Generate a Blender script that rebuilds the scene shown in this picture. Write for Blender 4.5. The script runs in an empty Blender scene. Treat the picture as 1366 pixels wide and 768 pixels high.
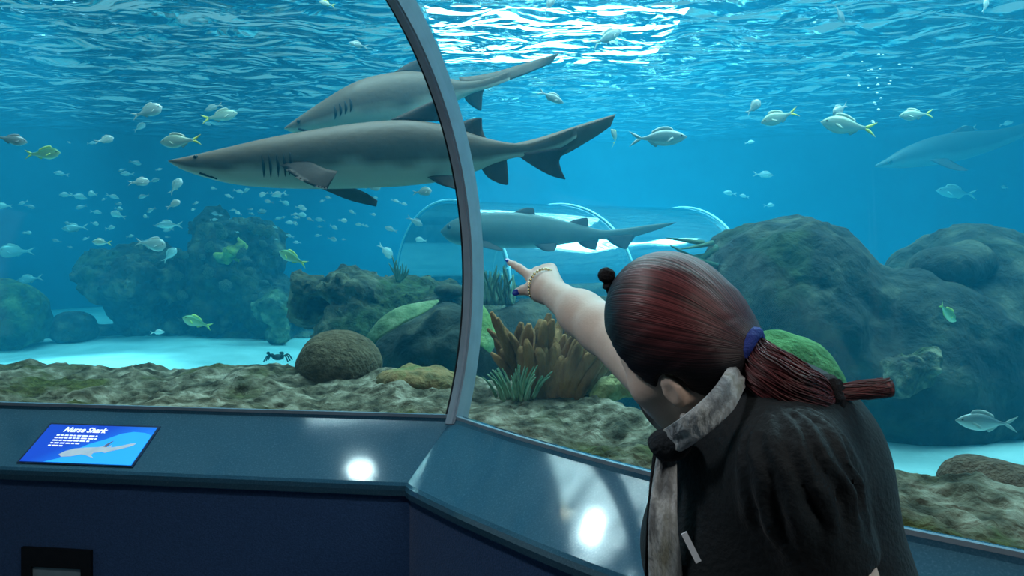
import bpy, math, random
import numpy as np
from mathutils import Vector, Matrix

sc = bpy.context.scene
C = sc.collection
random.seed(7)
RNG = np.random.RandomState(11)

# ------------------------------------------------------------------ camera
F = 1000.0                      # focal length in pixels of the 1366x768 frame
CAMZ, HOR = 1.5, 330.0          # eye height, horizon row
cam = bpy.data.cameras.new('camera')
cam.sensor_width = 36.0
cam.lens = F / 1366.0 * 36.0
cam.shift_y = -(384.0 - HOR) / 1366.0
cam.clip_start = 0.05
cam_o = bpy.data.objects.new('camera', cam)
cam_o.location = (0, 0, CAMZ)
cam_o.rotation_euler = (math.radians(90), 0, 0)
C.objects.link(cam_o)
sc.camera = cam_o

# ------------------------------------------------------------------ view + world
vs = sc.view_settings
vs.view_transform = 'Standard'
vs.look = 'None'
vs.gamma = 1.0
vs.use_curve_mapping = False
vs.exposure = 0.45
sc.cycles.use_denoising = True
sc.cycles.max_bounces = 10
sc.cycles.volume_bounces = 2
sc.cycles.transparent_max_bounces = 24
sc.cycles.sample_clamp_indirect = 6.0
sc.cycles.caustics_reflective = False
sc.cycles.caustics_refractive = False

w = bpy.data.worlds.new('world')
sc.world = w
w.use_nodes = True
bg = w.node_tree.nodes['Background']
bg.inputs[0].default_value = (0.45, 0.75, 0.85, 1)
bg.inputs[1].default_value = 0.42

# ------------------------------------------------------------------ lamps over the tank and unseen lamps in the tunnel
def area(name, loc, rot, size, sizey, power, col, shape='RECTANGLE', spread=180):
    l = bpy.data.lights.new(name, 'AREA')
    l.shape = shape
    l.size = size
    if shape in ('RECTANGLE', 'ELLIPSE'):
        l.size_y = sizey
    l.energy = power
    l.color = col
    l.spread = math.radians(spread)
    o = bpy.data.objects.new(name, l)
    o.visible_camera = True
    o.location = loc
    o.rotation_euler = [math.radians(a) for a in rot]
    C.objects.link(o)
    return o
def spot(name, loc, target, power, col, cone, blend, radius):
    l = bpy.data.lights.new(name, 'SPOT')
    l.energy = power
    l.color = col
    l.spot_size = math.radians(cone)
    l.spot_blend = blend
    l.shadow_soft_size = radius
    o = bpy.data.objects.new(name, l)
    o.visible_camera = True
    o.location = loc
    d = Vector(target) - Vector(loc)
    o.rotation_euler = d.to_track_quat('-Z', 'Y').to_euler()
    C.objects.link(o)
    return o
WHITE = (0.86, 0.96, 1.0)
SURF = 3.4                      # water level
area('tank_lamp', (0.55, 10.4, 4.4), (0, 0, 0), 3.2, 2.8, 230, WHITE)
area('tank_lamp', (0.3, 4.4, 5.0), (0, 0, 0), 5.0, 1.8, 250, WHITE)
area('tank_lamp', (-5.9, 7.6, 5.0), (0, 0, 0), 3.0, 2.4, 160, WHITE)
area('tank_lamp', (3.9, 4.2, 5.0), (0, 0, 0), 3.0, 2.0, 260, WHITE)
area('tank_lamp', (1.6, 8.6, 4.6), (0, 0, 0), 4.6, 1.4, 360, WHITE)
area('tank_spotlight', (-1.90, 3.90, 4.95), (0, 0, 0), 0.22, 0.22, 22, WHITE, 'DISK')
area('tank_spotlight', (-2.13, 4.30, 4.95), (0, 0, 0), 0.12, 0.12, 4, (1.0, 0.75, 0.5), 'DISK')
area('tank_spotlight', (-1.70, 3.06, 4.95), (0, 0, 0), 0.20, 0.10, 6, WHITE, 'ELLIPSE')
spot('tank_spotlight', (-4.2, 6.2, 4.9), (-3.7, 5.9, 0.5), 1900, WHITE, 30, 0.7, 0.15)
area('unseen_tunnel_lamp', (0.9, 0.1, 2.3), (0, 0, 0), 0.25, 0.25, 5.5, (1.0, 0.92, 0.84), 'DISK')
area('unseen_tunnel_lamp', (-0.7, 0.9, 2.3), (0, 0, 0), 0.25, 0.25, 5.5, (0.95, 0.97, 1.0), 'DISK')  # added out of view to brighten the woman's arm and left side

# ------------------------------------------------------------------ helpers
def P(px, py, d):
    return np.array([(px - 683.0) / F * d, d, CAMZ - (py - HOR) / F * d])

_perm = np.random.RandomState(3).permutation(256).astype(np.int64)
_perm = np.concatenate([_perm, _perm, _perm])
_grad = np.random.RandomState(5).normal(size=(256, 3))
_grad /= np.linalg.norm(_grad, axis=1)[:, None]
def perlin(p):
    p = np.asarray(p, dtype=np.float64)
    i = np.floor(p).astype(np.int64)
    f = p - i
    i &= 255
    u = f * f * f * (f * (f * 6 - 15) + 10)
    out = 0.0
    for dx in (0, 1):
        for dy in (0, 1):
            for dz in (0, 1):
                h = _perm[_perm[_perm[i[..., 0] + dx] + i[..., 1] + dy] + i[..., 2] + dz]
                g = _grad[h]
                d = (f[..., 0] - dx) * g[..., 0] + (f[..., 1] - dy) * g[..., 1] + (f[..., 2] - dz) * g[..., 2]
                wgt = (u[..., 0] if dx else 1 - u[..., 0]) * (u[..., 1] if dy else 1 - u[..., 1]) * (u[..., 2] if dz else 1 - u[..., 2])
                out = out + d * wgt
    return out
def fbm(p, oct=4, gain=0.5):
    p = np.asarray(p, dtype=np.float64)
    s, a = 0.0, 1.0
    for k in range(oct):
        s = s + a * perlin(p * (2.0 ** k) + 17.3 * k)
        a *= gain
    return s

def mesh(name, verts, faces, mat=None, parent=None, smooth=True, sharp=None, local=False):
    me = bpy.data.meshes.new(name)
    v = np.asarray(verts, dtype=np.float64)
    me.from_pydata([tuple(x) for x in v.tolist()], [], [tuple(f) for f in (faces.tolist() if hasattr(faces, 'tolist') else faces)])
    me.validate(clean_customdata=False)
    if smooth:
        me.polygons.foreach_set('use_smooth', [True] * len(me.polygons))
    if sharp:
        me.set_sharp_from_angle(angle=math.radians(sharp))
    if mat is not None:
        me.materials.append(mat)
    me.update()
    o = bpy.data.objects.new(name, me)
    C.objects.link(o)
    if parent is not None:
        o.parent = parent
        # geometry is given in world space: keep it there
        par = parent
        off = Vector((0, 0, 0))
        while par is not None and par.type == 'EMPTY':
            off -= Vector(par.location); par = par.parent
        o.matrix_parent_inverse = Matrix.Translation(off) if parent.type == 'EMPTY' and not local else Matrix()
    return o
def tag(o, label, cat, group=None, kind=None):
    o['label'] = label
    o['category'] = cat
    if group: o['group'] = group
    if kind: o['kind'] = kind
    return o
def struct(o, label=None):
    o['kind'] = 'structure'
    if label: o['label'] = label
    return o
def thing(name, loc, label, cat, group=None):
    o = bpy.data.objects.new(name, None)
    o.empty_display_size = 0.1
    o.location = tuple(loc)
    C.objects.link(o)
    return tag(o, label, cat, group)

def surface_nets(G, org, h):
    nx, ny, nz = G.shape
    neg = G < 0
    cnt = np.zeros((nx - 1, ny - 1, nz - 1), np.int8)
    for dx in (0, 1):
        for dy in (0, 1):
            for dz in (0, 1):
                cnt += neg[dx:nx - 1 + dx, dy:ny - 1 + dy, dz:nz - 1 + dz]
    act = (cnt > 0) & (cnt < 8)
    ii = np.argwhere(act)
    idx = np.full(act.shape, -1, np.int32)
    idx[act] = np.arange(len(ii))
    i, j, k = ii.T
    val = {}
    for dx in (0, 1):
        for dy in (0, 1):
            for dz in (0, 1):
                val[(dx, dy, dz)] = G[i + dx, j + dy, k + dz].astype(np.float64)
    acc = np.zeros((len(ii), 3)); n = np.zeros(len(ii))
    cs = list(val)
    for a in cs:
        for ax in range(3):
            if a[ax] == 0:
                b = list(a); b[ax] = 1; b = tuple(b)
                va, vb = val[a], val[b]
                m = (va < 0) != (vb < 0)
                t = np.where(m, va / np.where(m, va - vb, 1), 0)
                pt = np.zeros((len(ii), 3)) + np.array(a, float)
                pt[:, ax] += t
                acc[m] += pt[m]; n[m] += 1
    V = (ii + acc / n[:, None]) * h + np.array(org)
    faces = []
    for ax in range(3):
        o1, o2 = [(1, 2), (2, 0), (0, 1)][ax]
        sl0 = [slice(None)] * 3; sl1 = [slice(None)] * 3
        sl0[ax] = slice(0, -1); sl1[ax] = slice(1, None)
        a, b = neg[tuple(sl0)], neg[tuple(sl1)]
        e = np.argwhere(a != b)
        if len(e) == 0: continue
        ok = (e[:, o1] > 0) & (e[:, o2] > 0) & (e[:, o1] < G.shape[o1] - 1) & (e[:, o2] < G.shape[o2] - 1)
        e = e[ok]
        fl = a[tuple(e.T)]
        def cell(d1, d2):
            q = e.copy(); q[:, o1] += d1; q[:, o2] += d2
            return idx[tuple(q.T)]
        q = np.stack([cell(-1, -1), cell(0, -1), cell(0, 0), cell(-1, 0)], 1)
        q[~fl] = q[~fl][:, ::-1]
        faces.append(q)
    Fq = np.concatenate(faces)
    return V, Fq

def sdf_mesh(fn, lo, hi, h, block=12):
    """polygonise fn(points)<0; blocks far from the surface are skipped"""
    lo = np.array(lo, float); hi = np.array(hi, float)
    n = np.ceil((hi - lo) / h).astype(int)
    nb = np.ceil(n / block).astype(int)
    n = nb * block
    G = np.full(tuple(n), 1.0, np.float32)
    bi = np.stack(np.meshgrid(*[np.arange(b) for b in nb], indexing='ij'), -1).reshape(-1, 3)
    cen = lo + (bi + 0.5) * block * h
    d = fn(cen)
    rad = block * h * 0.5 * math.sqrt(3) * 1.25
    loc = np.stack(np.meshgrid(*[np.arange(block)] * 3, indexing='ij'), -1).reshape(-1, 3)
    G6 = G.reshape(nb[0], block, nb[1], block, nb[2], block)
    inside = d < -rad
    for b in bi[inside]:
        G6[b[0], :, b[1], :, b[2], :] = -1.0
    near = bi[np.abs(d) <= rad]
    for s in range(0, len(near), 200):
        bb = near[s:s + 200]
        pts = lo + (bb[:, None, :] * block + loc[None]) * h
        v = fn(pts.reshape(-1, 3)).reshape(len(bb), block, block, block)
        for q, b in enumerate(bb):
            G6[b[0], :, b[1], :, b[2], :] = v[q]
    return surface_nets(G, lo, h)

def smin(a, b, k):
    hh = np.clip(0.5 + 0.5 * (b - a) / k, 0, 1)
    return b * (1 - hh) + a * hh - k * hh * (1 - hh)
def ell(p, c, r):
    q = (p - np.array(c)) / np.array(r)
    k0 = np.linalg.norm(q, axis=-1)
    k1 = np.linalg.norm(q / np.array(r), axis=-1)
    return k0 * (k0 - 1) / np.maximum(k1, 1e-6)
def cone(p, a, b, ra, rb):
    a = np.array(a, float); b = np.array(b, float)
    ab = b - a
    t = np.clip(((p - a) @ ab) / (ab @ ab), 0, 1)
    return np.linalg.norm(p - (a + t[:, None] * ab), axis=1) - (ra + (rb - ra) * t)

def interp_poly(pts, n):
    """resample a polyline of control points smoothly (Catmull-Rom), n points"""
    p = np.asarray(pts, float)
    if len(p) == 2:
        t = np.linspace(0, 1, n)[:, None]
        return p[0] * (1 - t) + p[1] * t
    e = np.vstack([2 * p[0] - p[1], p, 2 * p[-1] - p[-2]])
    u = np.linspace(0, len(p) - 1 - 1e-9, n)
    i = u.astype(int); f = (u - i)[:, None]
    a, b, c, d = e[i], e[i + 1], e[i + 2], e[i + 3]
    return 0.5 * (2 * b + (c - a) * f + (2 * a - 5 * b + 4 * c - d) * f ** 2 + (-a + 3 * b - 3 * c + d) * f ** 3)

def tube(path, radii, seg=8, cap=True, flat=None):
    """verts, faces of a tube through path; flat=(vector, ratio) squashes it along vector"""
    p = np.asarray(path, float); n = len(p)
    r = np.broadcast_to(np.asarray(radii, float), (n,))
    t = np.gradient(p, axis=0); t /= np.linalg.norm(t, axis=1)[:, None]
    ref = np.array([0.0, 0, 1]) if abs(t[0][2]) < 0.9 else np.array([1.0, 0, 0])
    V = []
    u = np.cross(t[0], ref); u /= np.linalg.norm(u)
    for i in range(n):
        u = u - t[i] * (u @ t[i]); u /= np.linalg.norm(u)
        v = np.cross(t[i], u)
        for s in range(seg):
            a = 2 * math.pi * s / seg
            o = r[i] * (math.cos(a) * u + math.sin(a) * v)
            if flat is not None:
                fv = np.asarray(flat[0], float); fv = fv / np.linalg.norm(fv)
                o = o - fv * (o @ fv) * (1 - flat[1])
            V.append(p[i] + o)
    Fc = []
    for i in range(n - 1):
        for s in range(seg):
            a, b = i * seg + s, i * seg + (s + 1) % seg
            Fc.append((a, b, b + seg, a + seg))
    if cap:
        Fc.append(tuple(range(seg))[::-1])
        Fc.append(tuple(range((n - 1) * seg, n * seg)))
    return V, Fc
def join(parts):
    V, Fc = [], []
    for v, f in parts:
        o = len(V)
        V.extend([tuple(x) for x in v])
        Fc.extend([tuple(i + o for i in q) for q in f])
    return V, Fc
def boxv(c, s, R=None):
    c = np.array(c, float); s = np.array(s, float) / 2
    v = np.array([[x, y, z] for x in (-1, 1) for y in (-1, 1) for z in (-1, 1)]) * s
    if R is not None: v = v @ np.array(R).T
    v = v + c
    f = [(0, 1, 3, 2), (4, 6, 7, 5), (0, 4, 5, 1), (2, 3, 7, 6), (0, 2, 6, 4), (1, 5, 7, 3)]
    return v, f
def sphere(c, r, nu=12, nv=8, R=None):
    r = np.broadcast_to(np.asarray(r, float), (3,))
    V = [[0, 0, 1]]
    for i in range(1, nv):
        th = math.pi * i / nv
        for j in range(nu):
            ph = 2 * math.pi * j / nu
            V.append([math.sin(th) * math.cos(ph), math.sin(th) * math.sin(ph), math.cos(th)])
    V.append([0, 0, -1])
    V = np.array(V) * r
    if R is not None: V = V @ np.array(R).T
    V = V + np.array(c)
    Fc = [(0, 1 + j, 1 + (j + 1) % nu) for j in range(nu)]
    for i in range(nv - 2):
        for j in range(nu):
            a = 1 + i * nu + j; b = 1 + i * nu + (j + 1) % nu
            Fc.append((a, a + nu, b + nu, b))
    l = len(V) - 1
    Fc += [(l, 1 + (nv - 2) * nu + (j + 1) % nu, 1 + (nv - 2) * nu + j) for j in range(nu)]
    return V, Fc

# ------------------------------------------------------------------ materials
def mat(name, base, rough=0.8, var=None, scale=8.0, bump=0.0, bscale=30.0, spec=0.3, metal=0.0, ramp=(0.35, 0.65), detail=6.0, sheen=0.0, aniso_scale=None, coat=0.0, bdist=0.02):
    m = bpy.data.materials.new(name)
    m.use_nodes = True
    nt = m.node_tree; N = nt.nodes; L = nt.links
    b = N['Principled BSDF']
    b.inputs['Roughness'].default_value = rough
    b.inputs['Metallic'].default_value = metal
    b.inputs['Specular IOR Level'].default_value = spec
    b.inputs['Sheen Weight'].default_value = sheen
    b.inputs['Coat Weight'].default_value = coat
    b.inputs['Base Color'].default_value = (*base, 1)
    tc = N.new('ShaderNodeTexCoord')
    src = tc.outputs['Object']
    if aniso_scale:
        mp = N.new('ShaderNodeMapping'); mp.inputs['Scale'].default_value = aniso_scale
        L.new(src, mp.inputs['Vector']); src = mp.outputs['Vector']
    if var is not None:
        nz = N.new('ShaderNodeTexNoise'); nz.inputs['Scale'].default_value = scale; nz.inputs['Detail'].default_value = detail
        L.new(src, nz.inputs['Vector'])
        cols = [base] + (list(var) if isinstance(var[0], (tuple, list)) else [var])
        cr = N.new('ShaderNodeValToRGB')
        el = cr.color_ramp.elements
        el[0].position, el[1].position = ramp
        el[0].color = (*cols[0], 1); el[1].color = (*cols[-1], 1)
        for q, c_ in enumerate(cols[1:-1]):
            e = el.new(ramp[0] + (ramp[1] - ramp[0]) * (q + 1) / (len(cols) - 1)); e.color = (*c_, 1)
        L.new(nz.outputs['Fac'], cr.inputs['Fac'])
        L.new(cr.outputs['Color'], b.inputs['Base Color'])
    if bump > 0:
        nb_ = N.new('ShaderNodeTexNoise'); nb_.inputs['Scale'].default_value = bscale; nb_.inputs['Detail'].default_value = 5
        L.new(src, nb_.inputs['Vector'])
        bp = N.new('ShaderNodeBump'); bp.inputs['Strength'].default_value = bump; bp.inputs['Distance'].default_value = bdist
        L.new(nb_.outputs['Fac'], bp.inputs['Height'])
        L.new(bp.outputs['Normal'], b.inputs['Normal'])
    return m
M = {}
def rock_mat(name, dark, mid, pale, moss, scale, fine, bdist):
    """crusted rock: big patches of moss and pale crust broken up by a fine cell pattern"""
    m = mat(name, dark, 0.95)
    N = m.node_tree.nodes; L = m.node_tree.links; b = N['Principled BSDF']
    tc = [n for n in N if n.type == 'TEX_COORD'][0]
    def noise(sc_, det, dis=0.0):
        n = N.new('ShaderNodeTexNoise'); n.inputs['Scale'].default_value = sc_; n.inputs['Detail'].default_value = det; n.inputs['Distortion'].default_value = dis
        L.new(tc.outputs['Object'], n.inputs['Vector']); return n
    def ramp(src, cols, pos):
        r = N.new('ShaderNodeValToRGB'); e = r.color_ramp.elements
        e[0].position = pos[0]; e[0].color = (*cols[0], 1); e[1].position = pos[-1]; e[1].color = (*cols[-1], 1)
        for c_, p_ in zip(cols[1:-1], pos[1:-1]): e.new(p_).color = (*c_, 1)
        L.new(src, r.inputs['Fac']); return r
    n1 = noise(fine, 9, 0.15); r1 = ramp(n1.outputs['Fac'], [dark, mid, pale], [0.36, 0.52, 0.68])
    n2 = noise(scale, 4, 0.6); r2 = ramp(n2.outputs['Fac'], [(0, 0, 0), (1, 1, 1)], [0.54, 0.64])
    n3 = noise(fine * 2.5, 6); r3 = ramp(n3.outputs['Fac'], [tuple(c * 0.45 for c in moss), moss], [0.4, 0.6])
    mx = N.new('ShaderNodeMixRGB'); L.new(r2.outputs[0], mx.inputs[0]); L.new(r1.outputs[0], mx.inputs[1]); L.new(r3.outputs[0], mx.inputs[2])
    L.new(mx.outputs[0], b.inputs['Base Color'])
    n4 = noise(fine * 1.6, 10, 0.2)
    bp = N.new('ShaderNodeBump'); bp.inputs['Strength'].default_value = 1.0; bp.inputs['Distance'].default_value = bdist
    L.new(n4.outputs['Fac'], bp.inputs['Height']); L.new(bp.outputs[0], b.inputs['Normal'])
    return m
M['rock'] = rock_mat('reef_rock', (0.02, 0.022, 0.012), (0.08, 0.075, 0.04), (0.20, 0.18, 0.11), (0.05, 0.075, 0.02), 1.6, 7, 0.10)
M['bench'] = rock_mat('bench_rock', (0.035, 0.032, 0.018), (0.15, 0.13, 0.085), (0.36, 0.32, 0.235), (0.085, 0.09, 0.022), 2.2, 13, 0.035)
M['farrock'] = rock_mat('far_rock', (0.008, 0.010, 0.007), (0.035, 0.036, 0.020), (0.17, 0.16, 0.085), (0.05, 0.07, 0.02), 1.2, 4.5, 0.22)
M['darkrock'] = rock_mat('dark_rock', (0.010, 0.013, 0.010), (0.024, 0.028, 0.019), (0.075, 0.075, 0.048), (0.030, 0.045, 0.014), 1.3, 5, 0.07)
M['sand'] = mat('sand', (0.25, 0.41, 0.41), 0.95, (0.35, 0.53, 0.53), 3, 0.35, 14)
M['wallpaint'] = mat('tank_wall_paint', (0.02, 0.14, 0.24), 0.9, (0.03, 0.20, 0.32), 0.6)

# water: a clear medium that takes out red and scatters blue-green
def water_material():
    m = bpy.data.materials.new('tank_water'); m.use_nodes = True
    nt = m.node_tree; N = nt.nodes; L = nt.links
    N.remove(N['Principled BSDF'])
    out = N['Material Output']
    sca = N.new('ShaderNodeVolumeScatter'); sca.inputs['Color'].default_value = (0.035, 0.49, 0.77, 1); sca.inputs['Density'].default_value = 0.052
    sca.inputs['Anisotropy'].default_value = 0.3
    ab = N.new('ShaderNodeVolumeAbsorption'); ab.inputs['Color'].default_value = (0.0, 0.82, 0.90, 1); ab.inputs['Density'].default_value = 0.20
    ad = N.new('ShaderNodeAddShader')
    L.new(sca.outputs[0], ad.inputs[0]); L.new(ab.outputs[0], ad.inputs[1])
    L.new(ad.outputs[0], out.inputs['Volume'])
    return m
M['water'] = water_material()

# water surface: facets turned to the viewer let the hall above through, the others mirror the tank
def surface_material():
    m = bpy.data.materials.new('water_surface'); m.use_nodes = True
    nt = m.node_tree; N = nt.nodes; L = nt.links
    N.remove(N['Principled BSDF'])
    out = N['Material Output']
    tc = N.new('ShaderNodeTexCoord')
    mp = N.new('ShaderNodeMapping'); mp.inputs['Scale'].default_value = (0.8, 1.3, 1.0)
    L.new(tc.outputs['Object'], mp.inputs['Vector'])
    n1 = N.new('ShaderNodeTexNoise'); n1.inputs['Scale'].default_value = 2.4; n1.inputs['Detail'].default_value = 2.5; n1.inputs['Distortion'].default_value = 0.6
    L.new(mp.outputs[0], n1.inputs['Vector'])
    bp = N.new('ShaderNodeBump'); bp.inputs['Strength'].default_value = 1.0; bp.inputs['Distance'].default_value = 0.3
    L.new(n1.outputs['Fac'], bp.inputs['Height'])
    lw = N.new('ShaderNodeLayerWeight'); lw.inputs['Blend'].default_value = 0.5
    L.new(bp.outputs[0], lw.inputs['Normal'])
    cr = N.new('ShaderNodeValToRGB')
    cr.color_ramp.elements[0].position = 0.30; cr.color_ramp.elements[0].color = (1, 1, 1, 1)
    cr.color_ramp.elements[1].position = 0.60; cr.color_ramp.elements[1].color = (0.0, 0.0, 0.0, 1)
    L.new(lw.outputs['Facing'], cr.inputs['Fac'])
    gl = N.new('ShaderNodeBsdfGlossy'); gl.inputs['Roughness'].default_value = 0.12; gl.inputs['Color'].default_value = (0.75, 0.9, 0.95, 1)
    L.new(bp.outputs[0], gl.inputs['Normal'])
    tr = N.new('ShaderNodeBsdfTransparent'); tr.inputs['Color'].default_value = (0.9, 0.97, 1.0, 1)
    mx = N.new('ShaderNodeMixShader')
    L.new(cr.outputs['Color'], mx.inputs['Fac']); L.new(gl.outputs[0], mx.inputs[1]); L.new(tr.outputs[0], mx.inputs[2])
    L.new(mx.outputs[0], out.inputs['Surface'])
    return m
M['surface'] = surface_material()

def acrylic_material(name, refl, tint, rough=0.02):
    m = bpy.data.materials.new(name); m.use_nodes = True
    nt = m.node_tree; N = nt.nodes; L = nt.links
    N.remove(N['Principled BSDF'])
    out = N['Material Output']
    fa = N.new('ShaderNodeLayerWeight'); fa.inputs['Blend'].default_value = 0.5
    pw = N.new('ShaderNodeMath'); pw.operation = 'POWER'; pw.inputs[1].default_value = 4.0
    L.new(fa.outputs['Facing'], pw.inputs[0])
    lw = N.new('ShaderNodeMath'); lw.operation = 'MULTIPLY_ADD'; lw.inputs[1].default_value = refl[1]; lw.inputs[2].default_value = refl[0]
    L.new(pw.outputs[0], lw.inputs[0])
    gl = N.new('ShaderNodeBsdfGlossy'); gl.inputs['Roughness'].default_value = rough
    tr = N.new('ShaderNodeBsdfTransparent'); tr.inputs['Color'].default_value = (*tint, 1)
    mx = N.new('ShaderNodeMixShader')
    L.new(lw.outputs[0], mx.inputs['Fac']); L.new(tr.outputs[0], mx.inputs[1]); L.new(gl.outputs[0], mx.inputs[2])
    L.new(mx.outputs[0], out.inputs['Surface'])
    return m
M['acrylic'] = acrylic_material('acrylic', (0.012, 0.5), (0.98, 0.99, 0.99))
M['fartube'] = acrylic_material('far_acrylic', (0.50, 0.5), (0.93, 0.97, 0.99), 0.05)
M['ringglass'] = mat('acrylic_joint', (0.45, 0.65, 0.7), 0.35, (0.55, 0.75, 0.8), 6)
M['mullion'] = mat('mullion_metal', (0.33, 0.42, 0.50), 0.42, (0.39, 0.49, 0.57), 14, metal=0.0, spec=0.5)
M['seal'] = mat('black_seal', (0.012, 0.015, 0.02), 0.5, (0.02, 0.024, 0.03), 20)
# ------------------------------------------------------------------ tank shell
NC = np.array([0.47, 0.88]); NC = NC / np.linalg.norm(NC)
CORNER = np.array([-0.187, 2.4])
def unit(v):
    v = np.asarray(v, float); return v / np.linalg.norm(v)
LEFT_LINE = [np.array([-12.0, 3.88]), np.array([-6.0, 3.13]), np.array([-3.0, 2.753]), np.array([-1.78, 2.6]), np.array([-1.0, 2.502]), CORNER]
RIGHT_LINE = [CORNER, np.array([-0.06, 2.235]), np.array([0.08, 2.065]), np.array([0.335, 1.79]), np.array([0.61, 1.545]), np.array([0.9, 1.32]), np.array([1.4, 0.96]), np.array([2.2, 0.43])]
NL = unit([0.125, 0.992])
def normals(line, first=None):
    n = []
    for i in range(len(line)):
        a = line[max(i - 1, 0)]; b = line[min(i + 1, len(line) - 1)]
        d = unit(b - a); n.append(np.array([-d[1], d[0]]))
    return n
nl = [NL] * (len(LEFT_LINE) - 1) + [NC]
nr = normals(RIGHT_LINE); nr[0] = NC
nl = [n * 0.932 for n in nl[:-1]] + [NC]
nr = [NC] + [n * 0.932 for n in nr[1:]]
PLAN = LEFT_LINE + RIGHT_LINE[1:]
PLAN_N = nl + nr[1:]
SILL_Z = 0.953
def arc_t(z):
    return 0.1 - 1.0 + math.sqrt(max(0.0, 1.0 - (z - 1.4) ** 2))
ARC = [(arc_t(z), z) for z in [SILL_Z + (2.36 - SILL_Z) * (1 - (1 - q / 30.0) ** 1.35) for q in range(31)]]

def sweep(line, nrm, prof, closed_prof=False):
    """sweep a (t, z) profile along plan line; t along outward normal"""
    V = []; n = len(prof)
    for b, nn in zip(line, nrm):
        for t, z in prof:
            V.append((b[0] + nn[0] * t, b[1] + nn[1] * t, z))
    Fc = []
    for i in range(len(line) - 1):
        for j in range(n if closed_prof else n - 1):
            a = i * n + j; b = i * n + (j + 1) % n
            Fc.append((a, a + n, b + n, b))
    if closed_prof:
        Fc.append(tuple(range(n))); Fc.append(tuple(range((len(line) - 1) * n, len(line) * n))[::-1])
    return V, Fc
def fix_normals(o):
    import bmesh
    bm = bmesh.new(); bm.from_mesh(o.data); bmesh.ops.recalc_face_normals(bm, faces=bm.faces); bm.to_mesh(o.data); bm.free()
    return o

# body of water
prof = [(0.035, -0.15)] + [(t + 0.035, z) for t, z in ARC] + [(ARC[-1][0] + 0.035, SURF), (12.5, SURF), (12.5, -0.15)]
wv, wf = sweep(PLAN, PLAN_N, prof, True)
water = fix_normals(mesh('tank_water', wv, wf, M['water'], smooth=False))
tag(water, 'clear blue-green aquarium water filling the tank', 'water', kind='stuff')

# rippled water surface
gx = np.linspace(-11, 11, 360); gy = np.linspace(0.6, 14.0, 300)
X, Y = np.meshgrid(gx, gy, indexing='ij')
pts = np.stack([X, Y, X * 0], -1).reshape(-1, 3)
wave = fbm(pts * np.array([1.2, 2.2, 1]), 3) * 0.07
sv = pts.copy(); sv[:, 2] = SURF + 0.02 + wave
# keep only the cells over the water
def outside_glass(p):
    d = np.full(len(p), 1e9); s = np.zeros(len(p))
    for i in range(len(PLAN) - 1):
        a, b = PLAN[i], PLAN[i + 1]; ab = b - a
        t = np.clip(((p[:, :2] - a) @ ab) / (ab @ ab), 0, 1)
        q = p[:, :2] - (a + t[:, None] * ab)
        dist = np.linalg.norm(q, axis=1)
        sg = q @ np.array([-ab[1], ab[0]]) / np.linalg.norm(ab)
        m = dist < d
        d[m] = dist[m]; s[m] = sg[m]
    return np.where(s >= 0, d, -d)
keep = outside_glass(sv) > ARC[-1][0] + 0.02
ny_ = len(gy)
ij = np.stack(np.meshgrid(np.arange(len(gx) - 1), np.arange(ny_ - 1), indexing='ij'), -1).reshape(-1, 2)
a = ij[:, 0] * ny_ + ij[:, 1]
q = np.stack([a, a + ny_, a + ny_ + 1, a + 1], 1)
q = q[keep[q].all(1)]
used = np.unique(q); remap = np.full(len(sv), -1); remap[used] = np.arange(len(used))
o = mesh('water_surface', sv[used], remap[q], M['surface'])
tag(o, 'rippled underside of the water surface with bright glints', 'water surface', kind='stuff')

# tank floor of sand
gx = np.linspace(-11, 11, 180); gy = np.linspace(1.2, 14.5, 140)
X, Y = np.meshgrid(gx, gy, indexing='ij')
pts = np.stack([X, Y, X * 0], -1).reshape(-1, 3)
sv = pts.copy()
sv[:, 2] = 0.5 + fbm(pts * 0.45, 3) * 0.08 + fbm(pts * np.array([1.4, 3.0, 1]), 2) * 0.018
keep = outside_glass(sv) > 0.12
ny_ = len(gy)
ij = np.stack(np.meshgrid(np.arange(len(gx) - 1), np.arange(ny_ - 1), indexing='ij'), -1).reshape(-1, 2)
a = ij[:, 0] * ny_ + ij[:, 1]
q = np.stack([a, a + ny_, a + ny_ + 1, a + 1], 1)
q = q[keep[q].all(1)]
used = np.unique(q); remap = np.full(len(sv), -1); remap[used] = np.arange(len(used))
o = mesh('tank_floor_sand', sv[used], remap[q], M['sand'])
tag(o, 'pale rippled sand on the tank floor', 'sand', kind='stuff')

# back and side walls of the tank
line = [np.array([-10.4, 3.9]), np.array([-10.0, 9]), np.array([-7.5, 12.2]), np.array([-3, 13.6]), np.array([2, 13.8]), np.array([6.5, 12]), np.array([8.6, 8.5]), np.array([8.0, 4.6]), np.array([4.0, 1.0]), np.array([2.4, 0.45])]
ln = interp_poly(line, 60)
nn_ = normals(list(ln))
wv, wf = sweep(list(ln), nn_, [(0, -0.1), (0, 3.6), (0.2, 3.6), (0.2, -0.1)], True)
o = fix_normals(mesh('wall_tank_back', wv, wf, M['wallpaint']))
struct(o, 'blue painted far wall of the tank')

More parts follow.
